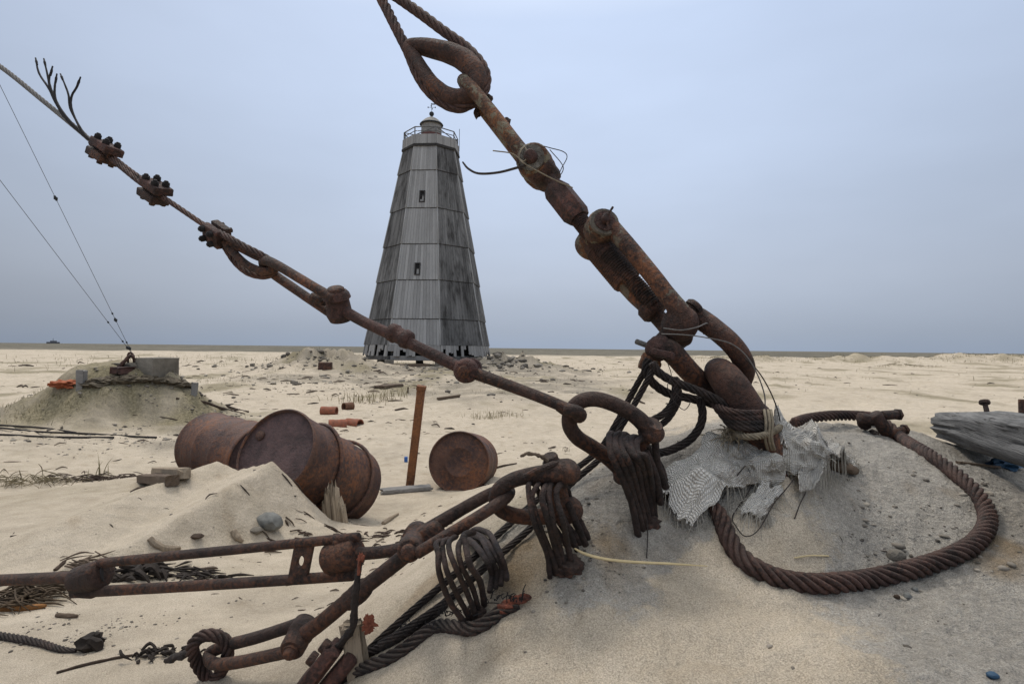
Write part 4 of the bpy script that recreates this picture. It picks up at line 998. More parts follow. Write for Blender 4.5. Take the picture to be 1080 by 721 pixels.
# ------------------------------------------------------------------ lighter stay from the upper left
t = thing('guy_cable', 'steel guy cable entering at the upper left, clamped back on itself with frayed ends', 'guy cable', at((110, 160), DLs))
m = MB(); T(m, [(-260, -110), (-60, 30), (0, 70), (45, 106), (85, 139), (104, 156)], 2.9, DLs, n=18, rope=True, pitch=9); part('cable', m, GREYC, t)
m = MB(); T(m, [(96, 151), (125, 174), (150, 194), (178, 212), (206, 231), (224, 243)], 3.2, DLs, n=18, rope=True, pitch=9); part('doubled_cable', m, ROPE, t)
m = MB(); T(m, [(100, 149, .01), (130, 174, .01), (152, 190, .01), (170, 202, .01)], 2.8, DLs, n=18, rope=True, pitch=9); part('cable_tail', m, ROPE, t)
c4 = lambda L4: [(x / 4, 50 + y / 4, -.01) for x, y in L4]
for st in ([(150, 45), (165, 110), (205, 172), (235, 235), (282, 308), (370, 388)], [(185, 48), (203, 128), (212, 175), (238, 238), (280, 300), (366, 384)], [(222, 80), (207, 142), (228, 205), (246, 245), (300, 318), (372, 388)],
           [(240, 112), (231, 165), (234, 215), (262, 268), (318, 335), (376, 390)], [(255, 112), (288, 196), (297, 258), (338, 338), (380, 392)], [(340, 125), (325, 165), (302, 208), (303, 262), (340, 345), (384, 394)]):
    q = c4(st); m = MB(); T(m, q, [.8] + [1.2] * (len(q) - 1), DLs, n=7, per=6, rough=.15); sp = part('frayed_strand', m, BLACKS, t)
    m = MB(); c = at(q[0], DLs); c2 = at(q[1], DLs); e = nrm(c2 - c); m.tube([c + e * .005, c + e * .02, c + e * .04], [.0015, .0045, .0036], n=7, per=3); part('wire_end', m, BLACKS, sp)
def clamp(px, py, w=16.5, h=8.5, roll=0.0, flip=1):
    c = at((px, py), DLs); d = DLs(px, py); k = d / FPX
    a, s, v = axes(at((px - 20, py - 14), DLs), at((px + 20, py + 14), DLs), None)
    if s[2] < 0: s = -s; v = np.cross(a, s)
    s, v = s * math.cos(roll) + v * math.sin(roll), v * math.cos(roll) - s * math.sin(roll)
    fr = None
    for sg, w_ in ((1, w), (-1, w * .92)):
        m = MB(); m.box(c + s * sg * 5.8 * k + a * sg * 1.5 * k, (a, s, v), (w_ * k, 4.2 * k, 9.5 * k), .18, .0006)
        cl = part('clamp_plate', m, RUSTR if sg > 0 else RUST, t)
        m = MB(); m.lathe(c - a * w_ * k * .95, a, [(0, .1 * k), (0, 4.4 * k), (w_ * 1.9 * k, 4.4 * k), (w_ * 1.9 * k, .1 * k)], 10)
        if sg > 0: part('clamp_jaw', m, RUST, cl)
        for b_ in (-.52, .52):
            for dv in (-1, 1):
                m = MB(); q = c + a * b_ * w * k + v * dv * 5.6 * k
                if sg > 0: m.cyl(q + s * 4 * k, q + s * 15.5 * k, 2.1 * k, 9); bolt_head(m, q + s * 9.6 * k, s, 3.7 * k, 4.4 * k); part('bolt', m, BLACKS, cl)
                else: bolt_head(m, q - s * 9.6 * k, -s, 3.0 * k, 2.6 * k); part('bolt_head', m, RUST, cl)
clamp(110, 160, roll=.35); clamp(163, 202, roll=.55)
clamp(229, 247, w=13.5, roll=2.35)
m = MB(); T(m, [(226, 243, -.01), (240, 250, -.03), (258, 260, -.03), (276, 269, -.025), (287, 277, -.005), (290, 285, .02), (280, 291, .03), (263, 288, .03), (249, 277, .03), (238, 261, .02), (229, 248, .01)], 4.2, DLs, rope=True, pitch=7, closed=False); part('eye_loop', m, ROPE, t)
m = MB(); T(m, [(238, 256, .0), (250, 270), (262, 280), (278, 286), (288, 283), (286, 276), (270, 270), (252, 261)], 4.6, DLs, closed=True, n=12); part('thimble', m, RUST, t)

t = thing('clevis_link', 'long two-legged clevis pinned at its lower end, hanging from the cable eye', 'clevis', at((320, 300), DLs))
m = MB(); T(m, [(352, 315, -.045), (330, 302, -.045), (300, 284, -.04), (286, 276.5, -.032), (279, 275, -.006), (279, 280, .025), (287, 288, .042), (310, 304, .045), (335, 321, .045), (352, 332, .045)], [6.2, 5.8, 5.6, 5.8, 6.2, 5.8, 5.6, 5.6, 5.6, 6], DLs, n=14, rough=.02); part('bow', m, RUSTB, t)
d = DLs(356, 322); k = d / FPX
c0, c1 = at((354, 307, -.03), DLs), at((360, 339, .03), DLs); pin = nrm(c1 - c0); ln = np.linalg.norm(c1 - c0)
m = MB(); m.lathe(c0, pin, [(0, 0), (0, 11 * k), (.008, 13.5 * k), (ln * .22, 14.5 * k), (ln * .26, 12 * k), (ln * .70, 13 * k), (ln * .74, 14 * k), (ln * .95, 11.5 * k), (ln, 0)], 24); part('pin_boss', m, RUSTR, t)
m = MB(); m.lathe(c0 - pin * .011, pin, [(0, 0), (0, 7 * k), (.004, 9 * k), (.012, 9.5 * k), (.012, 0)], 18); part('bolt_head', m, RUSTB, t)
m = MB(); CY(m, (329, 313, .01), (343, 318, .01), 5.5, DLs, 6); part('bolt_nut', m, RUST, t)
t = thing('eye_rod', 'long rusty rod with a coupling and ball joint running to the oval shackle', 'rod', at((480, 385), DLs))
m = MB(); T(m, [(362, 327), (385, 340), (420, 356), (455, 373), (486, 388)], [6.4, 6.4, 6.8, 7, 7.2], DLs, n=16, rough=.03); part('upper_rod', m, RUSTR, t)
m = MB(); p0, p1 = at((411, 349), DLs), at((433, 360), DLs); l = np.linalg.norm(p1 - p0); k = DLs(420, 355) / FPX
m.lathe(p0, p1 - p0, [(0, 0), (0, 7.5 * k), (l * .06, 9.8 * k), (l * .30, 10.4 * k), (l * .36, 8.8 * k), (l * .66, 8.8 * k), (l * .72, 10.4 * k), (l * .94, 9.6 * k), (l, 7 * k), (l, 0)], 16); part('coupling', m, RUSTR, t)
m = MB(); c0, c1 = at((489, 392, -.03), DLs), at((498, 388, .035), DLs); pin = nrm(c1 - c0); k = DLs(493, 390) / FPX
m.lathe(c0, pin, [(0, 0), (0, 9 * k), (.006, 12.4 * k), (.022, 13.4 * k), (.03, 12 * k), (.034, 9 * k), (.05, 9 * k), (.054, 11.5 * k), (.066, 11 * k), (.07, 0)], 26); part('ball_joint', m, RUSTR, t)
m = MB(); m.lathe(c0 - pin * .006, pin, [(0, 0), (0, 5 * k), (.003, 6.5 * k), (.008, 7 * k), (.008, 0)], 16); part('bolt_head', m, RUSTB, t)
m = MB(); T(m, [(497, 392), (530, 404), (565, 417), (592, 428), (603, 433.5), (610, 436.5)], [7.6, 7, 6.8, 6.8, 7.2, 7.6], DLs, n=16, rough=.02); part('lower_rod', m, RUST, t)
m = MB(); T(m, [(598, 431, -.028), (608, 433, -.034), (613, 437, -.012), (610, 440, .02), (600, 435, .03), (590, 428, .02)], 6.8, DLs, n=14); part('hook_eye', m, RUST, t)
# ------------------------------------------------------------------ wrapped shackles at the edge of the mound
def shackle(label, pix, rpx, D, pin, pinr, headr, m_=RUST, nut=True):
    t = thing('anchor_shackle', label, 'shackle', at(pix[0], D))
    m = MB(); T(m, pix, rpx, D, n=18, per=8, rough=.02); part('bow', m, m_, t)
    for q in (pix[0], pix[-1]):
        m = MB(); c, d = PP(q, D); r = (rpx if np.isscalar(rpx) else rpx[0]) * d / FPX * 1.28; m.blob(c, (r, r, r * .9), q[0], 3, .08); part('ear', m, m_, t)
    c0, c1 = at(pin[0], D), at(pin[1], D); e = nrm(c1 - c0); ln = np.linalg.norm(c1 - c0); k = PP(pin[0], D)[1] / FPX
    m = MB(); m.lathe(c0, e, [(0, 0), (0, headr * .9 * k), (.003, headr * k), (headr * .9 * k, headr * k), (headr * 1.0 * k, pinr * k), (ln, pinr * k), (ln, 0)], 18); part('pin', m, m_, t)
    return t
def wraps(label, turns, rpx, D, m_=ROPED, grp='wire strands wound round the shackles'):
    t = thing('wire_wrapping', label, 'wire wrapping', at(turns[0][len(turns[0]) // 2], D))
    for q in turns:
        q = [(x + rng.normal(0, 1.2), y + rng.normal(0, 1.2), (z[0] if z else 0) + rng.normal(0, .004)) for x, y, *z in q]
        if len(q) > 3:
            x, y, z = q[0]; dg = float((G(x, y) - CAM) @ FW) - D
            q[0] = (x, y, dg - .01); q[1] = (q[1][0], q[1][1], q[1][2] * .45 + dg * .55)
            q = [(x + 3, y + 16, dg + .05)] + q
            if len(q) > 8:
                x, y, z = q[-1]; dg = float((G(x, y + 4) - CAM) @ FW) - D; q[-1] = (x, y, .3 * z + .7 * dg); q.append((x + 4, y + 14, dg + .04))
        m = MB(); T(m, q, rpx * rng.uniform(.88, 1.12), D, n=12, per=6, rough=.14); part('strand', m, m_, t)
    return t
DS1 = 1.25
shackle('oval shackle with a wire bundle wound round it, hanging on the long rod end', [(687, 456, .0), (672, 440, -.01), (652, 428, -.01), (630, 421, -.01), (613, 423, -.01), (602, 434, .0), (601, 449, .01), (609, 461, .03), (624, 471, .05), (641, 482, .06), (654, 494, .06), (660, 500, .06)], [10.5, 9.6, 9, 9, 9, 9, 9, 9, 9.2, 9.4, 9.6, 10], DS1,
        ((690, 446, -.01), (653, 506, .08)), 7.5, 11)
base = lambda x, y, dz=0: (x, y, dz)
W = []
for i in np.linspace(0, 4, 6):
    xt = 643 + i * 7.2; yt = 460 + i * 1.5
    W.append([(674 + i * 4.0, 560 - i * 4.5, -.03), (665 + i * 5.4, 528 - i * 4, -.075), (653 + i * 6.8, 496 - i * 3, -.085), (xt + 1, yt + 14, -.075), (xt, yt + 2, -.04), (xt + 4, yt - 3, .0), (xt + 12, yt + 4, .05), (xt + 24, yt + 26, .09), (694 + i * 2.4, 524 - i * 3, .09)])
W.append([(690, 468, .0), (696, 490, .02), (702, 515, .04)]); W.append([(682, 476, -.02), (692, 500, .0), (697, 528, .03)])
wraps('bundle of thick wire strands wound over the upper oval shackle and into the sand', W, 4.0, DS1, RUSTK)
DS2 = 1.13
shackle('D shackle with an upright pin, middle of the three wrapped fastenings', [(597, 497, .0), (580, 499, -.01), (560, 501, -.01), (541, 506, -.01), (527, 515, -.008), (523, 526, .005), (528, 537, .02), (542, 543, .035), (560, 545, .045), (580, 543, .05), (600, 537, .05)], [12, 11, 9.5, 9, 8.6, 8.6, 8.6, 9, 9, 9.5, 11], DS2,
        ((580, 480, .0), (596, 548, .05)), 10, 8.2)
m = MB(); T(m, [(553, 503, -.04), (566, 496, -.05), (578, 491, -.03), (590, 487, .0), (599, 486, .02)], 3.6, DS2, n=8); single('locking_wire', 'stiff rusty locking bar under the pin head of the middle shackle', 'wire', m, RUST)
m = MB(); T(m, [(549, 481), (556, 478), (564, 479), (571, 481), (578, 486)], [1.4, 2.2, 2.0, 2.6, 2], DS2 - .01, n=7, rough=.5); single('twisted_scrap', 'short twisted scrap of strap sticking out left of the pin head', 'scrap', m, WOODD)
W = []
for i in np.linspace(0, 3, 5):
    xt = 556 + i * 10.5; yt = 512 + i * .5
    W.append([(582 + i * 6.5, 606 - i * 4, -.02), (572 + i * 9, 582 - i * 3, -.055), (562 + i * 10, 552, -.07), (xt, yt + 12, -.055), (xt + 1, yt + 1, -.03), (xt + 6, yt - 3, .01), (xt + 12, yt + 6, .05), (xt + 22, 545, .09), (600 + i * 6, 578 - i * 4, .09)])
W.append([(600, 530, .02), (608, 552, .03), (619, 573, .05)]); W.append([(592, 540, .0), (600, 562, .02), (607, 582, .03)])
wraps('bundle of thick wire strands wound round the middle shackle and into the sand', W, 3.6, DS2, RUSTK)
# rough foot of the strands where they enter the sand
for lab, px, py, d, rx in (('clotted rusty mass at the foot of the upper wire bundle', 683, 545, 1.22, .035), ('clotted rusty mass at the foot of the middle wire bundle', 597, 592, 1.13, .045), ('clotted rusty mass at the foot of the lowest wire bundle', 503, 640, 1.07, .03)):
    m = MB(); p = G(px, py + 6); m.blob(p, (rx * .75, rx * .6, rx * .5), px, 4, .32, freq=2.0); single('rust_clot', lab, 'rusty lump', m, RUST, 'clotted feet of the wire bundles')
DS3 = 1.08
# clevis with its hub
t = thing('clevis_link', 'two-legged clevis from the middle shackle down to the round hub on the left', 'clevis', at((490, 545), DS2))
m = MB(); T(m, [(440, 583, -.05), (470, 565, -.05), (500, 547, -.05), (522, 533, -.045), (534, 524, -.028), (537, 518, .0), (530, 516, .035), (512, 523, .05), (485, 538, .05), (455, 556, .05), (436, 568, .05)], [7, 6.8, 6.8, 7, 7.2, 7.2, 7, 7, 7.4, 8.4, 9], DS2 + .02, n=14, rough=.02); part('bow', m, RUST, t)
DHB = 1.16
c0, c1 = at((431, 581, -.06), DHB), at((441, 561, .09), DHB); pin = nrm(c1 - c0); ln = np.linalg.norm(c1 - c0); k = DHB / FPX
m = MB(); m.lathe(c0, pin, [(0, 0), (0, 10 * k), (.004, 12 * k), (.030, 13 * k), (.034, 11 * k), (ln - .05, 12 * k), (ln - .045, 14.5 * k), (ln - .01, 14 * k), (ln, 9 * k), (ln, 0)], 22); part('hub', m, RUST, t)
m = MB(); m.lathe(c0 - pin * .016, pin, [(0, 0), (0, 5 * k), (.003, 7 * k), (.017, 8 * k), (.017, 0)], 14); part('bolt_head', m, RUSTB, t)
m = MB(); m.box(at((447, 566, .03), DHB), (nrm([1, 0, .5]), nrm([-.5, 0, 1]), [0, 1, 0]), (.045, .022, .02), .3); part('hub_neck', m, RUST, t)
W = []
for i in np.linspace(0, 3, 5):
    xt = 461 + i * 10; yt = 572 - i * 2.5
    W.append([(491 + i * 6.5, 658 - i * 7, -.02), (476 + i * 10, 634 - i * 7, -.055), (464 + i * 10.5, 606 - i * 4, -.065), (xt, yt + 12, -.045), (xt, yt + 1, -.02), (xt + 6, yt - 3, .02)])
for i in range(4):
    W.append([(488 + i * 3, 566 - i * 2, .03), (500 + i * 4.5, 572 - i * 3, .05), (512 + i * 5, 588 - i * 2, .06), (520 + i * 5, 606 - i * 2, .05), (516 + i * 6, 624 - i * 4, .03)])
wraps('basket of curved wire strands hanging from the clevis, lowest of the three bundles', W, 3.5, DS3, RUSTK)

# ---- rod down to the ring of rope (lower left)
t = thing('tie_rod', 'straight dark tie rod sloping down left from the hub to a bolted joint', 'rod', at((380, 625), 1.2))
DR = dline((432, 580), 1.16, (315, 672), 1.27)
m = MB(); T(m, [(428, 585), (400, 607), (370, 630), (340, 655), (322, 668)], [9, 9, 9, 9, 9.5], DR, n=16, rough=.025); part('rod', m, RUST, t)
m = MB(); T(m, [(386, 618), (381, 622), (374, 628), (366, 634)], [10, 12, 12, 10], DR, n=14, rough=.15); part('rod_collar', m, RUST, t)
t = thing('clevis_link', 'two-legged clevis at the bottom left, joining the tie rod to the rope ring', 'clevis', at((280, 680), 1.3))
c0, c1 = at((307, 686, -.05), DR), at((324, 655, .06), DR); pin = nrm(c1 - c0); ln = np.linalg.norm(c1 - c0); k = 1.27 / FPX
m = MB(); m.lathe(c0, pin, [(0, 0), (0, 11 * k), (.005, 12.5 * k), (.03, 13 * k), (.033, 11 * k), (ln - .045, 12.5 * k), (ln - .04, 14 * k), (ln - .006, 13 * k), (ln, 0)], 22); part('hub', m, RUST, t)
m = MB(); m.lathe(c0 - pin * .018, pin, [(0, 0), (0, 4 * k), (.004, 6 * k), (.012, 6.6 * k), (.012, 8 * k), (.02, 8 * k), (.02, 0)], 14); part('bolt_head', m, RUSTB, t)
DR2 = dline((315, 672), 1.27, (220, 690), 1.42)
m = MB(); T(m, [(306, 686, -.035), (280, 692, -.035), (250, 698, -.035), (232, 700, -.028), (222, 697, .0), (222, 688, .035), (240, 680, .04), (270, 672, .04), (298, 663, .04), (316, 657, .04)], [7.4, 7, 7, 7, 7, 7, 7, 7, 7, 7.4], DR2, n=14, rough=.02); part('bow', m, RUST, t)
# ring of wire rope, standing in the sand
t = thing('rope_ring', 'frayed ring of rusty wire rope standing in the sand at the bottom left', 'rope ring', G(222, 712))
m = MB(); T(m, [(240, 690, .0), (238, 676, .0), (226, 669.5, .0), (212, 671, .0), (203, 681, .0), (206, 695, .02), (214, 708, .03), (224, 717, .03), (234, 706, .02)], 7.5, 1.41, rope=True, pitch=3.6, closed=True); part('ring', m, ROPEB, t)
m = MB(); T(m, [(204, 684), (192, 690, .02), (182, 694, .03), (174, 697, .04)], [5, 4.5, 4, 2.5], 1.43, n=8, rough=.6); part('frayed_tail', m, ROPED, t)
# ---- long turnbuckle on the left
DT = dline((0, 611), 1.62, (430, 578), 1.22)
t = thing('turnbuckle', 'long open-frame turnbuckle lying level at the left edge of the picture', 'turnbuckle', at((230, 595), DT))
DTt = lambda x, y: DT(x, 600)
m = MB(); T(m, [(106, 593.5), (200, 584), (290, 575), (378, 566)], 5.6, DTt, n=14, rough=.02, per=6); part('upper_bar', m, RUST, t)
m = MB(); T(m, [(78, 624.5), (160, 620), (260, 614), (372, 606.5)], 6.2, DTt, n=14, rough=.02, per=6); part('lower_bar', m, RUST, t)
m = MB(); CY(m, (82, 612, .0), (108, 604, .0), 14.5, DTt, 22, bev=2); part('end_eye', m, RUST, t)
m = MB(); p0 = at((107, 604.5, -.004), DTt); p1 = at((109, 604, 0), DTt); m.lathe(p0, p1 - p0, [(0, 0), (0, .02), (.004, .021), (.004, 0)], 16); part('eye_socket', m, BLACKS, t)
m = MB(); q = at((92, 618, .0), DTt); m.box(q, (nrm([1, 0, -.05]), [0, 1, 0], [0, 0, 1]), (.030, .02, .028), .3); part('end_web', m, RUST, t)
m = MB(); CY(m, (345, 590, .0), (378, 582, .0), 15.5, DTt, 24, bev=2.5); part('end_nut', m, RUST, t)
m = MB(); q = at((364, 586, .012), DTt); m.box(q, (nrm([1, 0, .1]), [0, 1, 0], nrm([-.12, 0, 1])), (.022, .02, .044), .2); part('end_web', m, RUST, t)
# cross plate with a hole
q = at((318, 591, -.004), DTt); kk = DT(318, 600) / FPX
m = MB(); ex = nrm([1, -.25, .16]); ez = nrm([.18, 0, 1]); ey = np.cross(ez, ex)
W_, H_ = 11 * kk, 19 * kk; out = []; inn = []
for i in range(32):
    an = 2 * np.pi * i / 32; c_, s_ = math.cos(an), math.sin(an); f_ = 1 / max(abs(c_), abs(s_)); out.append((c_ * f_ * W_, s_ * f_ * H_)); inn.append((c_ * 4.4 * kk, s_ * 6 * kk))
rings = [[q + ex * x + ez * z + ey * y_ for x, z in L_] for L_, y_ in ((out, -.006), (out, .006), (inn, .006), (inn, -.006))]
m.grid(np.array(rings), True, True); part('cross_plate', m, RUST, t)
t = thing('tie_rod', 'level rod leaving the left edge of the picture from the long turnbuckle', 'rod', at((40, 610), DT))
m = MB(); T(m, [(-420, 630), (-150, 618), (0, 611.5), (84, 608)], [6.2, 6.4, 6.6, 6.8], DTt, n=14, rough=.02); part('rod', m, RUST, t)
t = thing('tie_rod', 'short level rod between the long turnbuckle and the round hub', 'rod', at((405, 582), DT))
m = MB(); T(m, [(372, 584), (400, 582), (432, 577)], [7.5, 7.2, 7.2], DTt, n=14, rough=.02); part('rod', m, RUST, t)
# ---- rusty strap hanging on the rod, orange scrap, clamp block, sliver of wood
m = MB(); T(m, [(380, 588, -.02), (378, 604, -.035), (375, 624, -.04), (374, 640, -.035), (372, 660, -.03), (362, 675, -.02), (350, 690, .0)], [2.2, 3.4, 4.6, 4.2, 4.2, 4.6, 3.5], 1.17, n=9, rough=.35); 
single('hanging_strap', 'blackened twisted strap hanging down from the tie rod, tipped with orange rust', 'strap', m, ROPED)
m = MB(); T(m, [(380, 586, -.03), (379, 595, -.04), (378, 606, -.045)], [2.0, 2.4, 1.8], 1.17, n=8, rough=.5); m.blob(P(381, 588, 1.13), (.006, .005, .008), 3, 3, .9, freq=2.5); single('rust_flake', 'orange rust flake at the top end of the hanging strap', 'rust flake', m, ORANGE)
m = MB(); m.blob(P(389, 658, 1.15), (.013, .004, .015), 8, 4, .9, freq=2.4); single('rust_flake', 'crumpled orange scrap caught on the cable beside the strap', 'scrap', m, ORANGE)
pa, pb = P(377, 700, 1.17), P(371, 655, 1.17)
stm = MB(); e = nrm(pb - pa); sx = nrm(np.cross([0, 1, 0], e)); stm.box((pa + pb) / 2 - e * .02, (sx, np.cross(e, sx), e), (.020, .012, .062), .2, .004); single('wood_sliver', 'pale grey sliver of board standing behind the rope tangle', 'board', stm, WOODV)
t = thing('cable_clamp', 'red rusted two-plate cable clamp at the bottom edge beside the pale wood sliver', 'cable clamp', P(346, 705, 1.2))
aa = nrm(np.array([.62, .05, .80])); ss = nrm(np.cross([0, 1, 0], aa)); vv = np.cross(aa, ss)
for k, (x, y) in enumerate(((338, 703), (357, 708))):
    m = MB(); m.box(P(x, y, 1.16 + .015 * k), (aa, ss, vv), (.056, .015, .030), .28, .002); part('clamp_plate', m, RUSTR, t)
for x, y in ((332, 696), (345, 683)):
    m = MB(); c = P(x, y, 1.15); bolt_head(m, c, -ss, .014, .014); part('bolt_head', m, RUSTB, t)

# ---- dirty rope tangle on the slope (bottom)
def laid(pix, r, lift=.0, wob=0):
    out = []
    for q in pix:
        p = G(q[0], q[1]); p = p + np.array([0, 0, r * .55 + (q[2] if len(q) > 2 else 0)]); out.append(p)
    return out
mb = MB(); mb.tube(laid([(545, 641), (530, 648), (514, 660), (498, 667), (480, 665), (462, 664), (446, 673), (430, 686), (410, 698), (390, 706), (368, 715), (340, 730)], .0145), .0140, rope=True, pitch=4.5)
t = thing('wire_rope', 'frayed dirty wire rope lying on the slope at the bottom, with a red end', 'wire rope', G(470, 665))
part('rope', mb, ROPEDD, t)
mb = MB(); mb.tube(laid([(528, 650, .004), (543, 642, .006), (556, 638, .006), (560, 637, .004)], .016), [.0125, .011, .008, .003], rope=True, pitch=4, strands=4); part('red_end', mb, rust('bright_rust_end', (.07, .025, .018), (.17, .055, .035), (.28, .085, .045), .4), t)
mb = MB()
for i in range(70):
    k = rng.choice([0, 1, 2]); x, y = [(478, 662), (530, 648), (440, 676)][k]; p = G(x + rng.uniform(-22, 22), y + rng.uniform(-5, 1)) + [0, 0, .024]
    e = np.array([rng.normal(0, .5), rng.normal(0, .4), abs(rng.normal(.6, .4))]) * rng.uniform(.012, .03); mb.tube([p, p + e * .6, p + e + [.003, 0, -.003]], .0010, n=4, per=2, cap=False)
part('broken_wires', mb, BLACKS, t)
mb = MB(); mb.tube(laid([(470, 640), (452, 655), (432, 668), (412, 680), (392, 690), (370, 700)], .0105), .0100, rope=True, pitch=5); single('wire_rope', 'second dirty wire rope on the slope just behind the frayed red-ended one', 'wire rope', mb, ROPED)
# rope coming in at the lower left edge
mb = MB(); mb.tube(laid([(-60, 660), (-10, 671), (20, 676), (45, 681), (65, 687), (80, 688)], .013), [.014, .014, .0135, .012, .010, .006], rope=True, pitch=5); single('wire_rope', 'thick dark rope end entering at the lower left edge', 'wire rope', mb, ROPED)
p = G(86, 686); mb = MB()
for i in range(5): mb.blob(p + [rng.normal(0, .025), rng.normal(0, .02), .018], (.028, .022, .022), i, 2, .6)
single('sand_crusted_lump', 'dark crusted lump at the tip of the rope in the lower left', 'lump', mb, BARK)

# ------------------------------------------------------------------ right side: loop of heavy rope, burlap, timber
t = thing('wire_rope_loop', 'great loop of heavy twisted wire rope lying on the grey sand at the right', 'wire rope', G(960, 540))
px = [(838, 452, .010), (852, 451, .022), (876, 449.5, .028), (900, 449, .028), (920, 450, .025), (936, 455, .012), (948, 463), (962, 473), (980, 484), (1000, 498), (1018, 513), (1032, 528), (1041, 545), (1040, 562), (1028, 578), (1008, 590), (982, 600), (950, 609), (918, 616), (884, 620.5), (850, 621), (818, 615), (795, 604), (778, 589), (768, 572), (762, 556), (757, 545), (752, 538)]
mb = MB(); mb.tube(laid(px, .022), [.018, .019, .020, .020, .020, .0205] + [.0215] * 19 + [.0205, .018, .013], rope=True, pitch=3.5, per=10); part('rope', mb, ROPEB, t)
# bulldog clamps where the loop turns
t = thing('rope_clamp', 'dark bolted rope clamp on the far bend of the heavy rope loop', 'rope clamp', G(930, 456))
mb = MB()
c = G(930, 458) + [0, 0, .03]
for k, (x, y, rr) in enumerate(((912, 447, 8), (921, 458, 10))):
    q = P(x, y, c[1] + .0); m = MB(); m.blob(q, (.022, .018, .019), k, 3, .45); part('clamp_jaw', m, RUST, t)
for k, (x0, y0, x1, y1, r_) in enumerate(((922, 436, 940, 462, 6.5), (930, 438, 946, 437, 5), (938, 458, 953, 453, 4.5), (906, 440, 920, 443, 5.5))):
    m = MB(); q0, q1 = P(x0, y0, c[1] - .03), P(x1, y1, c[1] - .02); m.cyl(q0, q1, r_ * c[1] / FPX, 12); bolt_head(m, q1, q1 - q0, r_ * 1.25 * c[1] / FPX, .012); part('bolt', m, RUST, t)
# timber
t = thing('weathered_timber', 'split silver-grey timber with an upright bolt lying at the right edge', 'timber', G(1040, 478))
def timber():
    A = P(1013, 450, 2.20); B = P(1092, 463, 1.62); C_ = B + (B - A) * 1.1
    e = nrm(B - A); up = nrm(np.array([0, 0, 1.]) - e * e[2]); sd = np.cross(e, up)
    mb = MB(); R = []
    n = 60
    for i in range(n + 1):
        tt = i / n; c = A + (C_ - A) * tt
        hh = .052 + .018 * min(tt * 3, 1); ww = .085
        q = []
        for j in range(40):
            an = 2 * np.pi * j / 40; x, z = math.cos(an), math.sin(an); f_ = (abs(x) ** 5 + abs(z) ** 5) ** (-.2)
            x *= f_; z *= f_
            g = fbm(np.array([tt * 2.2]), np.array([j * .8]), 3, 31)[0] * .16 + fbm(np.array([tt * .8]), np.array([j * 2.3]), 2, 32)[0] * .10
            crackk = math.exp(-((j - 13.5) / .8) ** 2) * .30 * (1 - abs(tt - .35)) + math.exp(-((j - 8.5 - tt * 2) / .7) ** 2) * .2 + math.exp(-((j - 22.5 + tt) / .7) ** 2) * .22
            k_ = 1 + g - crackk
            q.append(c + sd * x * ww * k_ + up * z * hh * k_ + e * (-.03 * rng.random() if i == 0 else 0))
        R.append(q)
    R = np.array(R); c0 = R[0].mean(0) - e * .01; R = np.concatenate([[np.repeat(c0[None], 40, 0)], R, [np.repeat(R[-1].mean(0)[None], 40, 0)]])
    mb.grid(R, False, True); V = np.vstack(mb.v)
    o = mb.build('beam', WOODT, t, angle=60)
    return A, e, up, sd
WOODT = None
def timber_mat():
    m, tt, b = mat('silver_grey_timber'); n = NT(tt)
    co = n('ShaderNodeTexCoord').outputs['Object']
    e = Vector(P(1092, 463, 1.62) - P(1013, 450, 2.20)).normalized()
    rz = math.atan2(e.y, e.x); ry = -math.asin(e.z)
    mp = n('ShaderNodeMapping', {0: co, 'Rotation': (0, 0, -rz)}, vector_type='POINT').outputs[0]
    mp = n('ShaderNodeMapping', {0: mp, 'Scale': (2.2, 46, 46)}).outputs[0]
    g = n.noise(mp, 1.5, 7, .66); g2 = n.noise(mp, 3.5, 3, .6); big = n.noise(co, 9, 4)
    c = n.mix(n.ramp(n.math('ADD', n.math('MULTIPLY', g, .7), n.math('MULTIPLY', big, .35)), (.36, 0), (.66, 1)), (.07, .069, .068), (.21, .207, .20))
    c = n.mix(n.ramp(g2, (.33, .85), (.42, 0)), c, (.03, .027, .024))
    n.link(c, b.inputs['Base Color']); b.inputs['Roughness'].default_value = .92; b.inputs['Specular IOR Level'].default_value = .15
    n.link(n('ShaderNodeBump', {'Strength': .8, 'Distance': .006, 'Height': n.math('ADD', g, g2)}).outputs[0], b.inputs['Normal']); return m
WOODT = timber_mat()
tA, tE, tU, tS = timber()
m = MB(); q = P(1041, 436, 1.92); m.tube([q - tU * .04, q, q + tU * .025 - tE * .012, q + tU * .036 - tE * .018], [.008, .008, .0075, .008], n=10); m.lathe(q + tU * .032 - tE * .018, nrm(tU - tE * .4), [(0, 0), (0, .015), (.004, .017), (.012, .015), (.014, 0)], 10); part('upright_bolt', m, RUST, t)
m = MB(); q = P(1078, 432, 1.72); m.tube([q - tU * .04, q + tU * .03], .009, n=8); part('upright_bolt', m, RUST, t)
p = G(1058, 493); mb = MB(); mb.blob(p + [0, 0, .012], (.05, .03, .022), 4, 3, .7, freq=2); single('blue_plastic', 'crumpled dark blue plastic under the edge of the timber', 'plastic', mb, BLUE)
plank('driftwood_stick', 'flat dark stick beside the blue plastic under the timber', 'driftwood', G(1012, 489, .004), G(1052, 494, .006), .010, .004, WOODD)

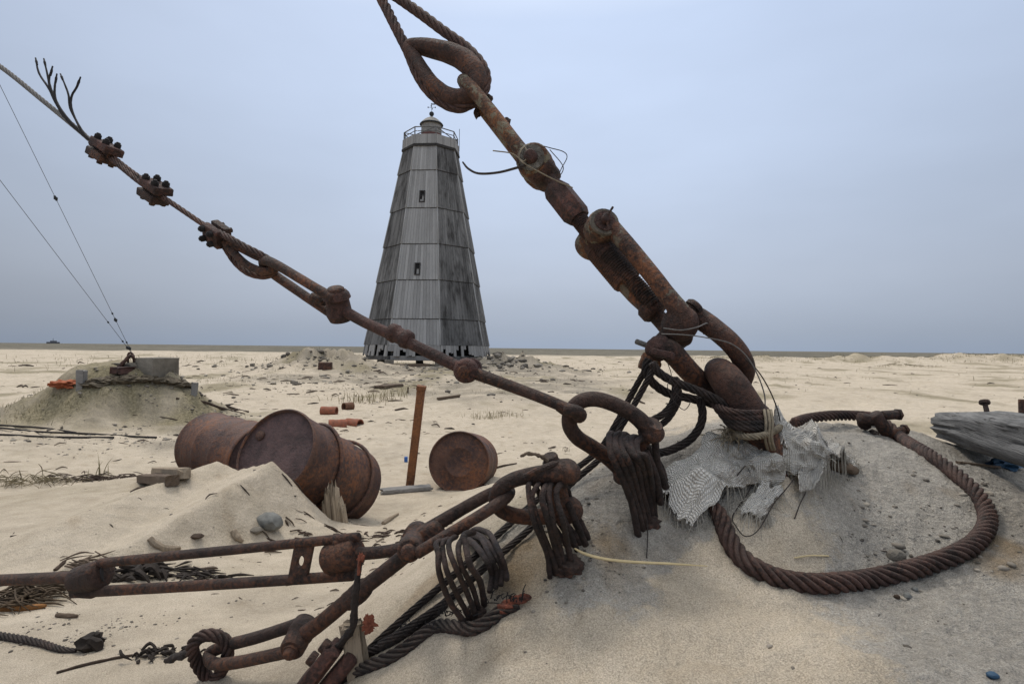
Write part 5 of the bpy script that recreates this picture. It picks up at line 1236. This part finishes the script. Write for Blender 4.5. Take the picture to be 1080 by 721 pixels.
# burlap
def burlap_mat():
    m, t, b = mat('bleached_burlap'); n = NT(t)
    uv = n('ShaderNodeAttribute', attribute_name='cloth').outputs['Vector']; co = n('ShaderNodeTexCoord').outputs['Object']
    wv = n('ShaderNodeMapping', {0: uv, 'Scale': (1, 1, 1)}).outputs[0]
    dis = n('ShaderNodeTexNoise', {'Vector': co, 'Scale': 30.0, 'Detail': 3.0}).outputs['Color']
    wv = n('ShaderNodeVectorMath', {0: wv, 1: n('ShaderNodeVectorMath', {0: dis, 3: .035}, operation='SCALE').outputs[0]}, operation='ADD').outputs[0]
    w1 = n('ShaderNodeTexWave', {'Vector': wv, 'Scale': 15.0, 'Distortion': 1.2}, bands_direction='X').outputs['Fac']
    w2 = n('ShaderNodeTexWave', {'Vector': wv, 'Scale': 12.5, 'Distortion': 1.2}, bands_direction='Y').outputs['Fac']
    weave = n.math('MULTIPLY', n.math('ADD', w1, .25), n.math('ADD', w2, .35))
    st = n.noise(co, 16, 5, .65)
    c = n.mix(n.ramp(weave, (.02, 0), (.85, 1)), (.36, .335, .29), (.82, .79, .73))
    c = n.mix(n.math('MULTIPLY', n.ramp(st, (.52, 0), (.68, 1)), .75), c, (.17, .13, .09))
    n.link(c, b.inputs['Base Color']); b.inputs['Roughness'].default_value = .95; b.inputs['Specular IOR Level'].default_value = .1
    n.link(n('ShaderNodeBump', {'Strength': .9, 'Distance': .006, 'Height': weave}).outputs[0], b.inputs['Normal']); return m
BURLAP = burlap_mat()
FRINGE = plain('bleached_fringe', (.42, .39, .33), var=.5, sc=60)
def bunch(label, cx, cy, rx, ry, rz, seed):
    t = thing('burlap_sack', label, 'burlap', G(cx, cy), 'bleached burlap rags round the anchor')
    p = G(cx, cy); bm = bmesh.new(); bmesh.ops.create_icosphere(bm, subdivisions=6, radius=1)
    V = np.array([v.co[:] for v in bm.verts]); F = [tuple(v.index for v in f.verts) for f in bm.faces]; bm.free()
    an = np.arctan2(V[:, 1], V[:, 0]); uv = np.stack([an * rx * 5, V[:, 2] * rz * 9, 0 * an], 1).astype(np.float32)
    k = np.array([mnoise.noise(Vector(q * 1.4 + seed)) for q in V]); ridge = 1 - np.abs(np.array([mnoise.noise(Vector((q[0] * 3.0 + seed, q[1] * 3.0, q[2] * 1.6 + k_ * 1.5))) for q, k_ in zip(V, k)])) * 2.2
    V = V * (1 + .30 * k + .16 * ridge)[:, None] * [rx, ry, rz]
    m = MB(); m.add(p + V + [0, 0, rz * .25], F); o = m.build('sack_cloth', BURLAP, t, angle=80)
    at_ = o.data.attributes.new('cloth', 'FLOAT_VECTOR', 'POINT'); at_.data.foreach_set('vector', uv.ravel())
    m = MB()
    for i in range(60):
        q = V[rng.integers(len(V))]
        if q[2] < -rz * .2: continue
        q = p + q + [0, 0, rz * .25]; e = nrm(q - p) * .5 + rng.normal(0, .6, 3); m.tube([q, q + e * .008, q + e * .014 - [0, 0, .008]], .0008, n=4, per=2, cap=False)
    part('frayed_fringe', m, FRINGE, t); return t
def burlap(label, quad, nu, nv, amp, seed, crest, hgt, folds):
    """cloth heap: pixel quad (a,b,c,d) on the ground, raised along a crest"""
    t = thing('burlap_sack', label, 'burlap', G(*crest), 'bleached burlap rags round the anchor')
    qa = [G(*k) for k in quad]; R = []; UV = []
    cr = G(*crest); size = np.linalg.norm(qa[0] - qa[2]) * .36
    for i in range(nu + 1):
        for j in range(nv + 1):
            u, v = i / nu, j / nv
            e = np.array([u, v]); ed = min(u, 1 - u, v, 1 - v)
            wob = .15 * np.array([fbm(np.array([v * 4.0 + seed]), np.array([u * .8]), 3, seed)[0], fbm(np.array([u * 4.0]), np.array([v * .8 + seed]), 3, seed + 1)[0]])
            uu, vv = u + wob[0], v + wob[1]
            p = qa[0] * (1 - uu) * (1 - vv) + qa[1] * uu * (1 - vv) + qa[2] * uu * vv + qa[3] * (1 - uu) * vv
            R.append(p); UV.append((u * np.linalg.norm(qa[1] - qa[0]) * 5, v * np.linalg.norm(qa[3] - qa[0]) * 5, 0))
    R = np.array(R); x, y = R[:, 0], R[:, 1]
    d2 = ((x - cr[0]) ** 2 + (y - cr[1]) ** 2) / size ** 2
    ff = math.radians(folds[0]); ph = (x * math.cos(ff) + y * math.sin(ff)) * folds[1] + 1.2 * fbm(x * 6, y * 6, 3, seed + 5)
    fold = (1 - np.abs(np.sin(ph))) ** 1.5
    R[:, 2] = H(x, y) + .006 + hgt * np.exp(-d2) * (.7 + .5 * fbm(x * 9, y * 9, 3, seed + 9)) + amp * fold * (.5 + np.exp(-d2 * .7)) + amp * .9 * np.abs(fbm(x * 8, y * 8, 3, seed + 2)) + amp * .6 * np.abs(fbm(x * 16, y * 16, 3, seed + 3))
    U2, V2 = np.array(UV)[:, 0], np.array(UV)[:, 1]
    m = MB(); F = [(i * (nv + 1) + j, (i + 1) * (nv + 1) + j, (i + 1) * (nv + 1) + j + 1, i * (nv + 1) + j + 1) for i in range(nu) for j in range(nv)]
    keep = []
    for f in F:
        i, j = divmod(f[0], nv + 1); ed = min(i, nu - 1 - i, j, nv - 1 - j)
        hole = fbm(np.array([i * .21 + seed]), np.array([j * .21]), 3, seed + 20)[0]
        if ed < 4 and hole > .12 + .16 * ed: continue
        if hole > .62: continue
        keep.append(f)
    m.add(R, keep); o = m.build('sack_cloth', BURLAP, t)
    at_ = o.data.attributes.new('cloth', 'FLOAT_VECTOR', 'POINT'); at_.data.foreach_set('vector', np.array(UV, np.float32).ravel())
    sm = o.modifiers.new('Solidify', 'SOLIDIFY'); sm.thickness = .004; sm.offset = 1
    m = MB()
    edge = [i for i in range(len(R)) if min(*divmod(i, nv + 1)) < 3 or divmod(i, nv + 1)[0] > nu - 3 or divmod(i, nv + 1)[1] > nv - 3]
    for k in range(90):
        p = R[rng.choice(edge)] + [0, 0, .004]; o2 = nrm(p - cr) * np.array([1, 1, .0]); dd = o2 * rng.uniform(.002, .012) + np.array([rng.normal(0, .007), rng.normal(0, .007), 0])
        q1 = p + dd * .5; q2 = p + dd
        q1 = onground(q1[0], q1[1], .008 + rng.uniform(0, .012)); q2 = onground(q2[0], q2[1], .002); m.tube([p, q1, q2], rng.uniform(.0005, .0010), n=4, per=3, cap=False)
    part('frayed_fringe', m, FRINGE, t)
    return t
burlap('crumpled bleached burlap rag spread on the sand left of the anchor bar', [(690, 520), (758, 482), (812, 512), (722, 570)], 76, 64, .020, 3, (745, 510), .06, (60, 30))
burlap('hanging folded burlap rag over the mound right of the anchor bar', [(806, 486), (872, 468), (902, 496), (862, 534)], 76, 64, .034, 11, (850, 488), .095, (-15, 34))
burlap('narrow torn burlap strip between the two larger rags at the anchor foot', [(752, 482), (818, 474), (832, 496), (768, 502)], 50, 36, .016, 19, (800, 486), .04, (20, 34))
burlap('dark stained burlap tatter on bare sand below the anchor bar', [(778, 546), (804, 516), (826, 526), (800, 556)], 34, 30, .010, 27, (803, 536), .02, (80, 40))
bunch('bunched burlap wad stuffed round the left foot of the anchor bar', 772, 482, .060, .05, .038, 3.3)
bunch('bunched burlap wad bulging at the right foot of the anchor bar', 832, 484, .078, .06, .058, 9.1)
bunch('bunched burlap fold at the far right end of the right rag, by the dark peg', 872, 488, .050, .045, .040, 21.3)
bunch('small crumpled burlap wad in front of the anchor bar, between the other wads', 800, 498, .055, .04, .040, 15.7)
mb = MB(); T(mb, [(812, 470, 0), (812, 488, -.03), (808, 505, -.06), (800, 522, -.07), (792, 536, -.06)], [3, 4, 4.5, 3.5, 2], 1.46, n=9, rough=.6); single('rag_twist', 'twisted brown rag hanging from the anchor foot to the dark tatter', 'rag', mb, FIBRE)
p = G(903, 501); mb = MB(); mb.tube([p + [-.07, .02, .03], p + [-.03, .0, .022], p + [.0, -.004, .012]], [.02, .016, .009], n=10, rough=.3); single('wooden_peg', 'dark wooden peg poking from the right burlap rag', 'peg', mb, WOODD)
mb = MB(); T(mb, [(606, 578, -.01), (618, 584, -.01), (640, 589.5), (670, 592.5), (705, 594), (746, 596.5)], [1.0, 1.8, 1.7, 1.6, 1.5, .5], 1.14, n=6, per=5)
for q in (1,): pass
single('straw_stalk', 'pale yellow straw stalk sticking out of the middle wire bundle over the sand', 'straw', mb, STRAW)
mb = MB(); mb.tube([G(838, 590, .004), G(855, 589, .007), G(874, 588, .004)], .0016, n=5); single('straw_stalk', 'short pale straw lying on the sand left of the tan stone', 'straw', mb, STRAW)

# thin wires
def wire(label, pix, rpx, D, m_=WIREM, grp='thin loose wires', cat='wire', **kw):
    mb = MB(); T(mb, pix, rpx, D, n=6, per=8, **kw); return single('loose_wire', label, cat, mb, m_, grp)
wire('thick short wire poking left from the upper bolt of the heavy stay', [(562, 172, -.06), (545, 177, -.08), (525, 182, -.09), (505, 183, -.09), (494, 178, -.09), (488, 171, -.09)], [1.6, 1.6, 1.5, 1.5, 1.4, 1], DM)
wire('thin wire loop curling right of the upper bolt of the heavy stay', [(565, 152, -.06), (580, 156, -.05), (594, 160, -.04), (598, 166, -.03), (592, 178, -.02), (588, 188, -.02), (594, 176, .0), (580, 158, .02)], .55, DM)
wire('pale thread tied round the upper bolt of the heavy stay', [(520, 159, -.07), (540, 162, -.08), (552, 170, -.09), (556, 163, -.1), (553, 155, -.1), (548, 168, -.1), (570, 182, -.09), (590, 192, -.05), (604, 198, -.04)], .75, DM, FIBRE)
wire('pale thin wire bound in two turns round the lower turnbuckle eye', [(700, 346, -.08), (718, 348, -.12), (735, 345, -.10), (746, 341, -.03), (742, 352, .06)], .8, DM, GREYC)
wire('long thin wire curving from the turnbuckle eye down right to the sand', [(698, 352, -.08), (722, 353, -.12), (745, 356, -.08), (770, 362, -.05), (786, 374, -.05), (798, 393, -.05), (806, 415, -.05), (807, 432, -.05)], .75, 1.46, GREYC)
wire('long thin wire curving beside the first one, ending farther right', [(786, 378), (800, 392), (812, 412), (820, 432), (823, 446)], .75, 1.42)
wire('thin wire tangle hanging inside the shackle loops', [(704, 382), (708, 396), (704, 408), (712, 424), (722, 432), (728, 422), (716, 418), (706, 402)], .5, 1.38)
def gwire(label, pix, r, m_=WIREM): 
    mb = MB(); mb.tube([G(a, b, up) for a, b, up in pix], r, n=5, per=7); return single('loose_wire', label, 'wire', mb, m_, 'thin loose wires')
gwire('thin bent wire making a triangle on the sand in front of the dark tatter', [(762, 530, .01), (772, 522, .03), (788, 512, .05), (799, 506, .03), (790, 522, .01), (773, 545, .004), (776, 558, .008), (786, 571, .012), (800, 568, .02), (816, 545, .03), (830, 528, .03), (838, 512, .02), (836, 502, .005)], .0013)
gwire('short kinked wire standing on the sand below the right burlap rag', [(838, 548, .003), (844, 536, .012), (852, 522, .02), (847, 515, .02), (851, 508, .012), (843, 502, .004)], .0014)
gwire('short straight wire on the sand above the straw stalk', [(682, 590, .004), (683, 575, .02), (682, 560, .03)], .0013)
# ------------------------------------------------------------------ sticks and litter one can point to
def stick(label, pix, r, m=WOODD, name='stick', cat='stick', grp='sticks lying on the sand', rough=.3, up=.7):
    mb = MB(); A = [G(q[0], q[1]) for q in pix]; A = [p + [0, 0, r * up + (q[2] if len(q) > 2 else 0)] for p, q in zip(A, pix)]
    mb.tube(A, [r * .8] + [r] * (len(A) - 2) + [r * .5], n=8, per=5, rough=rough); return single(name, label, cat, mb, m, grp)
stick('pale curved driftwood stick just above the long turnbuckle', [(158, 570), (166, 577), (178, 581), (190, 580)], .016, WOODV)
stick('short pale stick standing against the upper bar of the long turnbuckle', [(246, 562), (250, 569), (256, 573)], .018, WOODV)
stick('orange brown rotten stick at the left edge', [(-8, 644), (15, 643.5), (32, 642.5), (48, 641)], .012, plain('orange_rotten_wood', (.26, .12, .04), var=.5, sc=30))
stick('tapered brown stick below the long turnbuckle on the left', [(60, 650), (72, 651), (82, 651)], .009)
stick('thin dark stick left of the long turnbuckle end', [(58, 602), (64, 597), (69, 593)], .008, TWIG)
stick('long thin twig behind the rope end in the lower left', [(60, 710), (85, 703), (120, 695), (150, 690)], .0045, TWIG)
stick('pale stick under the right side of the tilted drum', [(404, 553), (412, 548), (420, 543)], .016, WOODV)
stick('dark branch lying right of the ringed drum', [(515, 496), (530, 492), (545, 489)], .012, TWIG)
stick('long dark branch on the right flank of the anchor mound', [(186, 421), (215, 425), (236, 432), (258, 437)], .022, TWIG)
stick('rotten dark branch on the sand between the anchor mound and the drums', [(240, 430), (250, 433), (262, 435)], .03, TWIG)
stick('brown dead branch lying on the open sand left of the second rope', [(668, 420), (675, 424), (680, 426)], .03, TWIG)
stick('thin straight reed on the sand below the anchor block', [(140, 438), (170, 440), (200, 446), (212, 449)], .009, TWIG)
# heap of black seaweed and one of straw
def heap(name, label, cat, px, py, rx, ry, n, L_, m, r=.004, hgt=.03, seed=1):
    p = G(px, py); g = np.random.default_rng(seed); mb = MB()
    for i in range(n):
        x, y = p[0] + g.normal(0, rx), p[1] + g.normal(0, ry); a = g.normal(0.15, .8); l = L_ * g.uniform(.4, 1.3)
        A = np.array([x, y, h1(x, y) + abs(g.normal(0, hgt))]); B = onground(x + math.cos(a) * l, y + math.sin(a) * l, abs(g.normal(0, hgt * .6))); C = (A + B) / 2 + [g.normal(0, l * .1), g.normal(0, l * .1), abs(g.normal(0, hgt * .6))]
        mb.tube([A, C, B], [r * g.uniform(.4, 1), r * g.uniform(.7, 1.5), r * .3], n=5, per=3)
    o = single(name, label, cat, mb, m); o['kind'] = 'stuff'; return o
heap('seaweed', 'black dried seaweed heaped beyond the lower bar of the long turnbuckle', 'seaweed', 140, 607, .06, .035, 60, .08, BARK, .011, .018, 2)
heap('seaweed', 'trailing dark seaweed right of the black heap, between the turnbuckle bars', 'seaweed', 196, 605, .10, .03, 40, .10, BARK, .005, .010, 3)
heap('dead_grass', 'matted brown dead grass at the left edge under the level rod', 'dead grass', 16, 632, .06, .045, 85, .16, plain('dead_grass', (.085, .058, .034), var=.6, sc=20), .004, .02, 4)
heap('dead_grass', 'brown dead stems leaning beside the end eye of the long turnbuckle', 'dead grass', 86, 598, .05, .03, 22, .12, WOODD, .004, .02, 5)
heap('seaweed', 'dark clotted seaweed strung left of the rope ring', 'seaweed', 165, 692, .04, .015, 36, .035, BARK, .004, .012, 6)
heap('bark_litter', 'broken bark and chips strewn before the tilted drum', 'bark litter', 352, 566, .18, .09, 45, .07, TWIG, .005, .006, 7)
heap('bark_litter', 'broken bark and chips right of the tilted drum by the post', 'bark litter', 405, 566, .22, .13, 45, .07, TWIG, .005, .006, 8)
heap('bark_litter', 'rusty flakes and bark at the foot of the ringed drum', 'bark litter', 500, 514, .10, .05, 40, .07, RUSTR, .010, .012, 9)
heap('dead_grass', 'dry tuft of grass on the sand ridge at the left edge', 'dead grass', 22, 512, .22, .10, 110, .16, plain('dry_tuft', (.21, .17, .10), var=.5, sc=20), .003, .05, 10)
heap('dead_grass', 'dark matted roots along the sand ridge left of the first drum', 'dead grass', 88, 507, .25, .05, 90, .16, TWIG, .005, .02, 11)
def upright(label, px, py, n, hh, sp, m, r=.003, seed=1):
    p = G(px, py); g = np.random.default_rng(seed); mb = MB()
    for i in range(n):
        x, y = p[0] + g.normal(0, sp), p[1] + g.normal(0, sp); l = hh * g.uniform(.5, 1.1); dx, dy = g.normal(0, .3, 2) * l
        b_ = onground(x, y, -.01); mb.tube([b_, b_ + [dx * .4, dy * .4, l * .6], b_ + [dx, dy, l]], [r, r * .8, r * .2], n=5, per=3)
    return tag(mb.build('grass_tuft', m), label, 'grass tuft', 'grass tufts on the sand')
DRYG = plain('dry_grass_blades', (.26, .215, .11), var=.45, sc=10, bump=.05)
upright('small upright stems on the sand ridge left of the first drum', 100, 505, 7, .20, .05, DRYG, .004, 21)
upright('sparse tuft on the open sand right of the iron post', 522, 440, 160, .10, .26, DRYG, .003, 22)
upright('low tuft on the gravel left of the tower front', 400, 421, 60, .28, .35, DRYG, .006, 23)
upright('low tuft in the gravel to the left of the pair of boards', 378, 424, 40, .22, .3, DRYG, .006, 24)
upright('wispy grass at the very edge of the mound beside the oval shackle', 596, 476, 12, .07, .03, TWIG, .002, 25)

# ------------------------------------------------------------------ uncountable litter, gravel, grass
def scatter_gravel():
    g = np.random.default_rng(31); mb = MB()
    ico = None
    bm = bmesh.new(); bmesh.ops.create_icosphere(bm, subdivisions=1, radius=1); V0 = np.array([v.co[:] for v in bm.verts]); F0 = [tuple(v.index for v in f.verts) for f in bm.faces]; bm.free()
    pts = []
    def region(cx, cy, sx, sy, n, s0, s1):
        for _ in range(n): pts.append((g.normal(cx, sx), g.normal(cy, sy), math.exp(math.log(s0) + (math.log(s1) - math.log(s0)) * g.random() ** 1.8)))
    for px, py, sx, sy, n, s0, s1 in [(950, 600, .35, .28, 300, .0015, .006), (680, 640, .14, .12, 70, .0012, .004), (640, 590, .12, .10, 150, .0012, .005), (600, 540, .12, .12, 160, .0015, .007), (1000, 520, .3, .35, 260, .002, .010),
                                  (760, 465, .35, .2, 160, .002, .012), (870, 520, .2, .2, 120, .0015, .006), (100, 665, .15, .07, 260, .002, .006), (150, 640, .5, .25, 120, .002, .008), (320, 600, .7, .5, 160, .003, .012),
                                  (165, 452, .8, .8, 380, .006, .030), (190, 425, .7, .6, 300, .008, .045), (60, 460, .6, .4, 90, .006, .02), (150, 470, .6, .5, 180, .006, .022)]:
        p = G(px, py); region(p[0], p[1], sx, sy, n, s0, s1)
    region(TWR[0] + 1, TWR[1] - 10, 4, 6, 1100, .02, .12); region(TWR[0], TWR[1] - 5, 5, 2, 600, .04, .26); region(-9.8, 28.5, 1.7, 1.4, 420, .03, .17); region(-.9, 32.5, 1.6, 1.5, 420, .04, .22)
    region(-6, 18, 4, 4, 300, .015, .06); region(0, 8, 5, 3, 300, .006, .02); region(6, 22, 10, 6, 200, .02, .06)
    x = np.array([p[0] for p in pts]); y = np.array([p[1] for p in pts]); z = H(x, y)
    for i, (px, py, s) in enumerate(pts):
        if math.hypot(px, py) < .55 or fbm(np.array([px * (2.2 if py > 3 else 7)]), np.array([py * (2.2 if py > 3 else 7)]), 3, 303)[0] < -.06: continue
        a = g.uniform(0, 6.28); c, sn = math.cos(a), math.sin(a)
        v = V0 * (1 + g.normal(0, .13, (len(V0), 1))) * [s * g.uniform(.8, 1.6), s, s * g.uniform(.35, .8)]
        v = v @ np.array([[c, sn, 0], [-sn, c, 0], [0, 0, 1]]) + [px, py, z[i] + s * .12]
        mb.add(v, F0, float(g.uniform(0, 1)))
    m, t, b = mat('gravel_stone'); n = NT(t); tn = n('ShaderNodeAttribute', attribute_name='tone').outputs['Fac']
    n.link(n.ramp(tn, (0, (.05, .042, .033)), (.45, (.14, .12, .095)), (.8, (.24, .21, .17)), (1, (.33, .29, .23))), b.inputs['Base Color']); b.inputs['Roughness'].default_value = .9
    o = mb.build('gravel', m, angle=70); tag(o, 'small stones and gravel strewn over the sand', 'gravel', kind='stuff')
scatter_gravel()
def scatter_twigs():
    g = np.random.default_rng(41); mb = MB(); pts = []
    def region(cx, cy, sx, sy, n, l0, l1):
        for _ in range(n): pts.append((g.normal(cx, sx), g.normal(cy, sy), math.exp(math.log(l0) + (math.log(l1) - math.log(l0)) * g.random() ** 1.5)))
    for px, py, sx, sy, n, l0, l1 in [(230, 640, .5, .3, 90, .008, .05), (120, 560, .8, .4, 30, .01, .06), (420, 600, .25, .3, 50, .008, .05), (330, 580, .5, .4, 90, .01, .09), (440, 545, .6, .4, 70, .01, .1), (560, 470, 1.2, .8, 120, .02, .16), (500, 450, 1.5, 1.2, 130, .02, .2), (1000, 560, .3, .3, 60, .004, .03), (180, 480, 1.0, 1.0, 120, .015, .14), (640, 610, .15, .12, 25, .004, .02), (900, 480, .3, .3, 30, .004, .03),
                                      (300, 470, 1.2, 1.5, 100, .02, .2), (60, 430, 2, 2.5, 120, .03, .3)]:
        p = G(px, py); region(p[0], p[1], sx, sy, n, l0, l1)
    region(-9, 20, 6, 6, 520, .03, .45); region(-2, 22, 5, 7, 520, .03, .45); region(8, 25, 10, 8, 200, .03, .4); region(-18, 40, 8, 10, 400, .06, .7); region(20, 40, 15, 12, 220, .06, .6)
    x = np.array([p[0] for p in pts]); y = np.array([p[1] for p in pts]); z = H(x, y)
    ang = g.normal(.1, .7, len(pts)); L_ = np.array([p[2] for p in pts]); x2 = x + np.cos(ang) * L_; y2 = y + np.sin(ang) * L_; z2 = H(x2, y2)
    for i in range(len(pts)):
        if math.hypot(x[i], y[i]) < .6 or fbm(np.array([x[i] * (.5 if y[i] > 8 else 2.5)]), np.array([y[i] * (.5 if y[i] > 8 else 2.5)]), 3, 304)[0] < .02: continue
        r = L_[i] * g.uniform(.03, .11); A = np.array([x[i], y[i], z[i] + r * .6]); B = np.array([x2[i], y2[i], z2[i] + r * .6]); C = (A + B) / 2 + [g.normal(0, L_[i] * .1), g.normal(0, L_[i] * .1), abs(g.normal(0, r))]
        mb.tube([A, C, B], [r * .5, r, r * .35], n=5, per=2, tone=float(g.uniform(0, 1)))
    m, t, b = mat('twig_litter'); n = NT(t); tn = n('ShaderNodeAttribute', attribute_name='tone').outputs['Fac']
    n.link(n.ramp(tn, (0, (.03, .022, .016)), (.6, (.085, .06, .042)), (.9, (.19, .15, .11)), (1, (.3, .26, .2))), b.inputs['Base Color']); b.inputs['Roughness'].default_value = .9
    o = mb.build('driftwood_litter', m, angle=70); tag(o, 'small dark twigs, bark and seaweed scraps strewn over the sand', 'litter', kind='stuff')
scatter_twigs()
def scatter_grass():
    g = np.random.default_rng(51); V = []; F = []; tone = []; pts = []
    def region(cx, cy, sx, sy, n, h0): 
        k = g.normal(0, 1, (n, 2)) * [sx, sy] + [cx, cy]
        m_ = fbm(k[:, 0] * 1.1, k[:, 1] * 1.1, 3, 91) > -.05
        for p in k[m_]: pts.append((p[0], p[1], h0 * g.uniform(.5, 1.2)))
    region(MND[0] - .9, MND[1] - .35, .55, .45, 1500, .085); region(MND[0] + .3, MND[1] - .6, .6, .35, 700, .07)
    for cx, cy, rx, ry, h in [(40, 66, 4, 2, .7), (31, 70, 4.5, 2, .7), (22, 62, 2, 1.2, .5), (53, 62, 6, 2.5, .8), (62, 75, 6, 3, .9), (36, 52, 1.4, .8, .35), (18, 45, .6, .4, .35)]: region(cx, cy, rx, ry, 1200, h * .28)
    region(-9.5, 21, 2.5, 2.5, 600, .12); region(-3.0, 17, 1.5, 1.5, 300, .10); region(-22, 45, 12, 10, 1200, .28); region(12, 35, 10, 8, 500, .18); region(-9, 33, 3, 3, 400, .22)
    x = np.array([p[0] for p in pts]); y = np.array([p[1] for p in pts]); z = H(x, y)
    for i, (px, py, l) in enumerate(pts):
        w_ = max(.0035, .00022 * math.hypot(px, py)) ; a = g.uniform(0, 6.28); dx, dy = g.normal(0, .35, 2) * l; c, s = math.cos(a) * w_, math.sin(a) * w_
        k = len(V); b0 = np.array([px, py, z[i] - .01])
        V += [b0 + [c, s, 0], b0 - [c, s, 0], b0 + [dx * .4 + c * .8, dy * .4 + s * .8, l * .6], b0 + [dx * .4 - c * .8, dy * .4 - s * .8, l * .6], b0 + [dx, dy, l]]
        F += [(k, k + 1, k + 3, k + 2), (k + 2, k + 3, k + 4)]; tone += [float(g.uniform(0, 1))] * 5
    mb = MB(); mb.add(np.array(V), F, np.array(tone))
    m, t, b = mat('dune_grass'); n = NT(t); tn = n('ShaderNodeAttribute', attribute_name='tone').outputs['Fac']
    n.link(n.ramp(tn, (0, (.085, .078, .035)), (.6, (.17, .145, .07)), (1, (.27, .225, .12))), b.inputs['Base Color']); b.inputs['Roughness'].default_value = .85
    o = mb.build('dune_grass', m, smooth=False); tag(o, 'thin dry dune grass on the mounds and far hummocks', 'grass', kind='stuff')
scatter_grass()
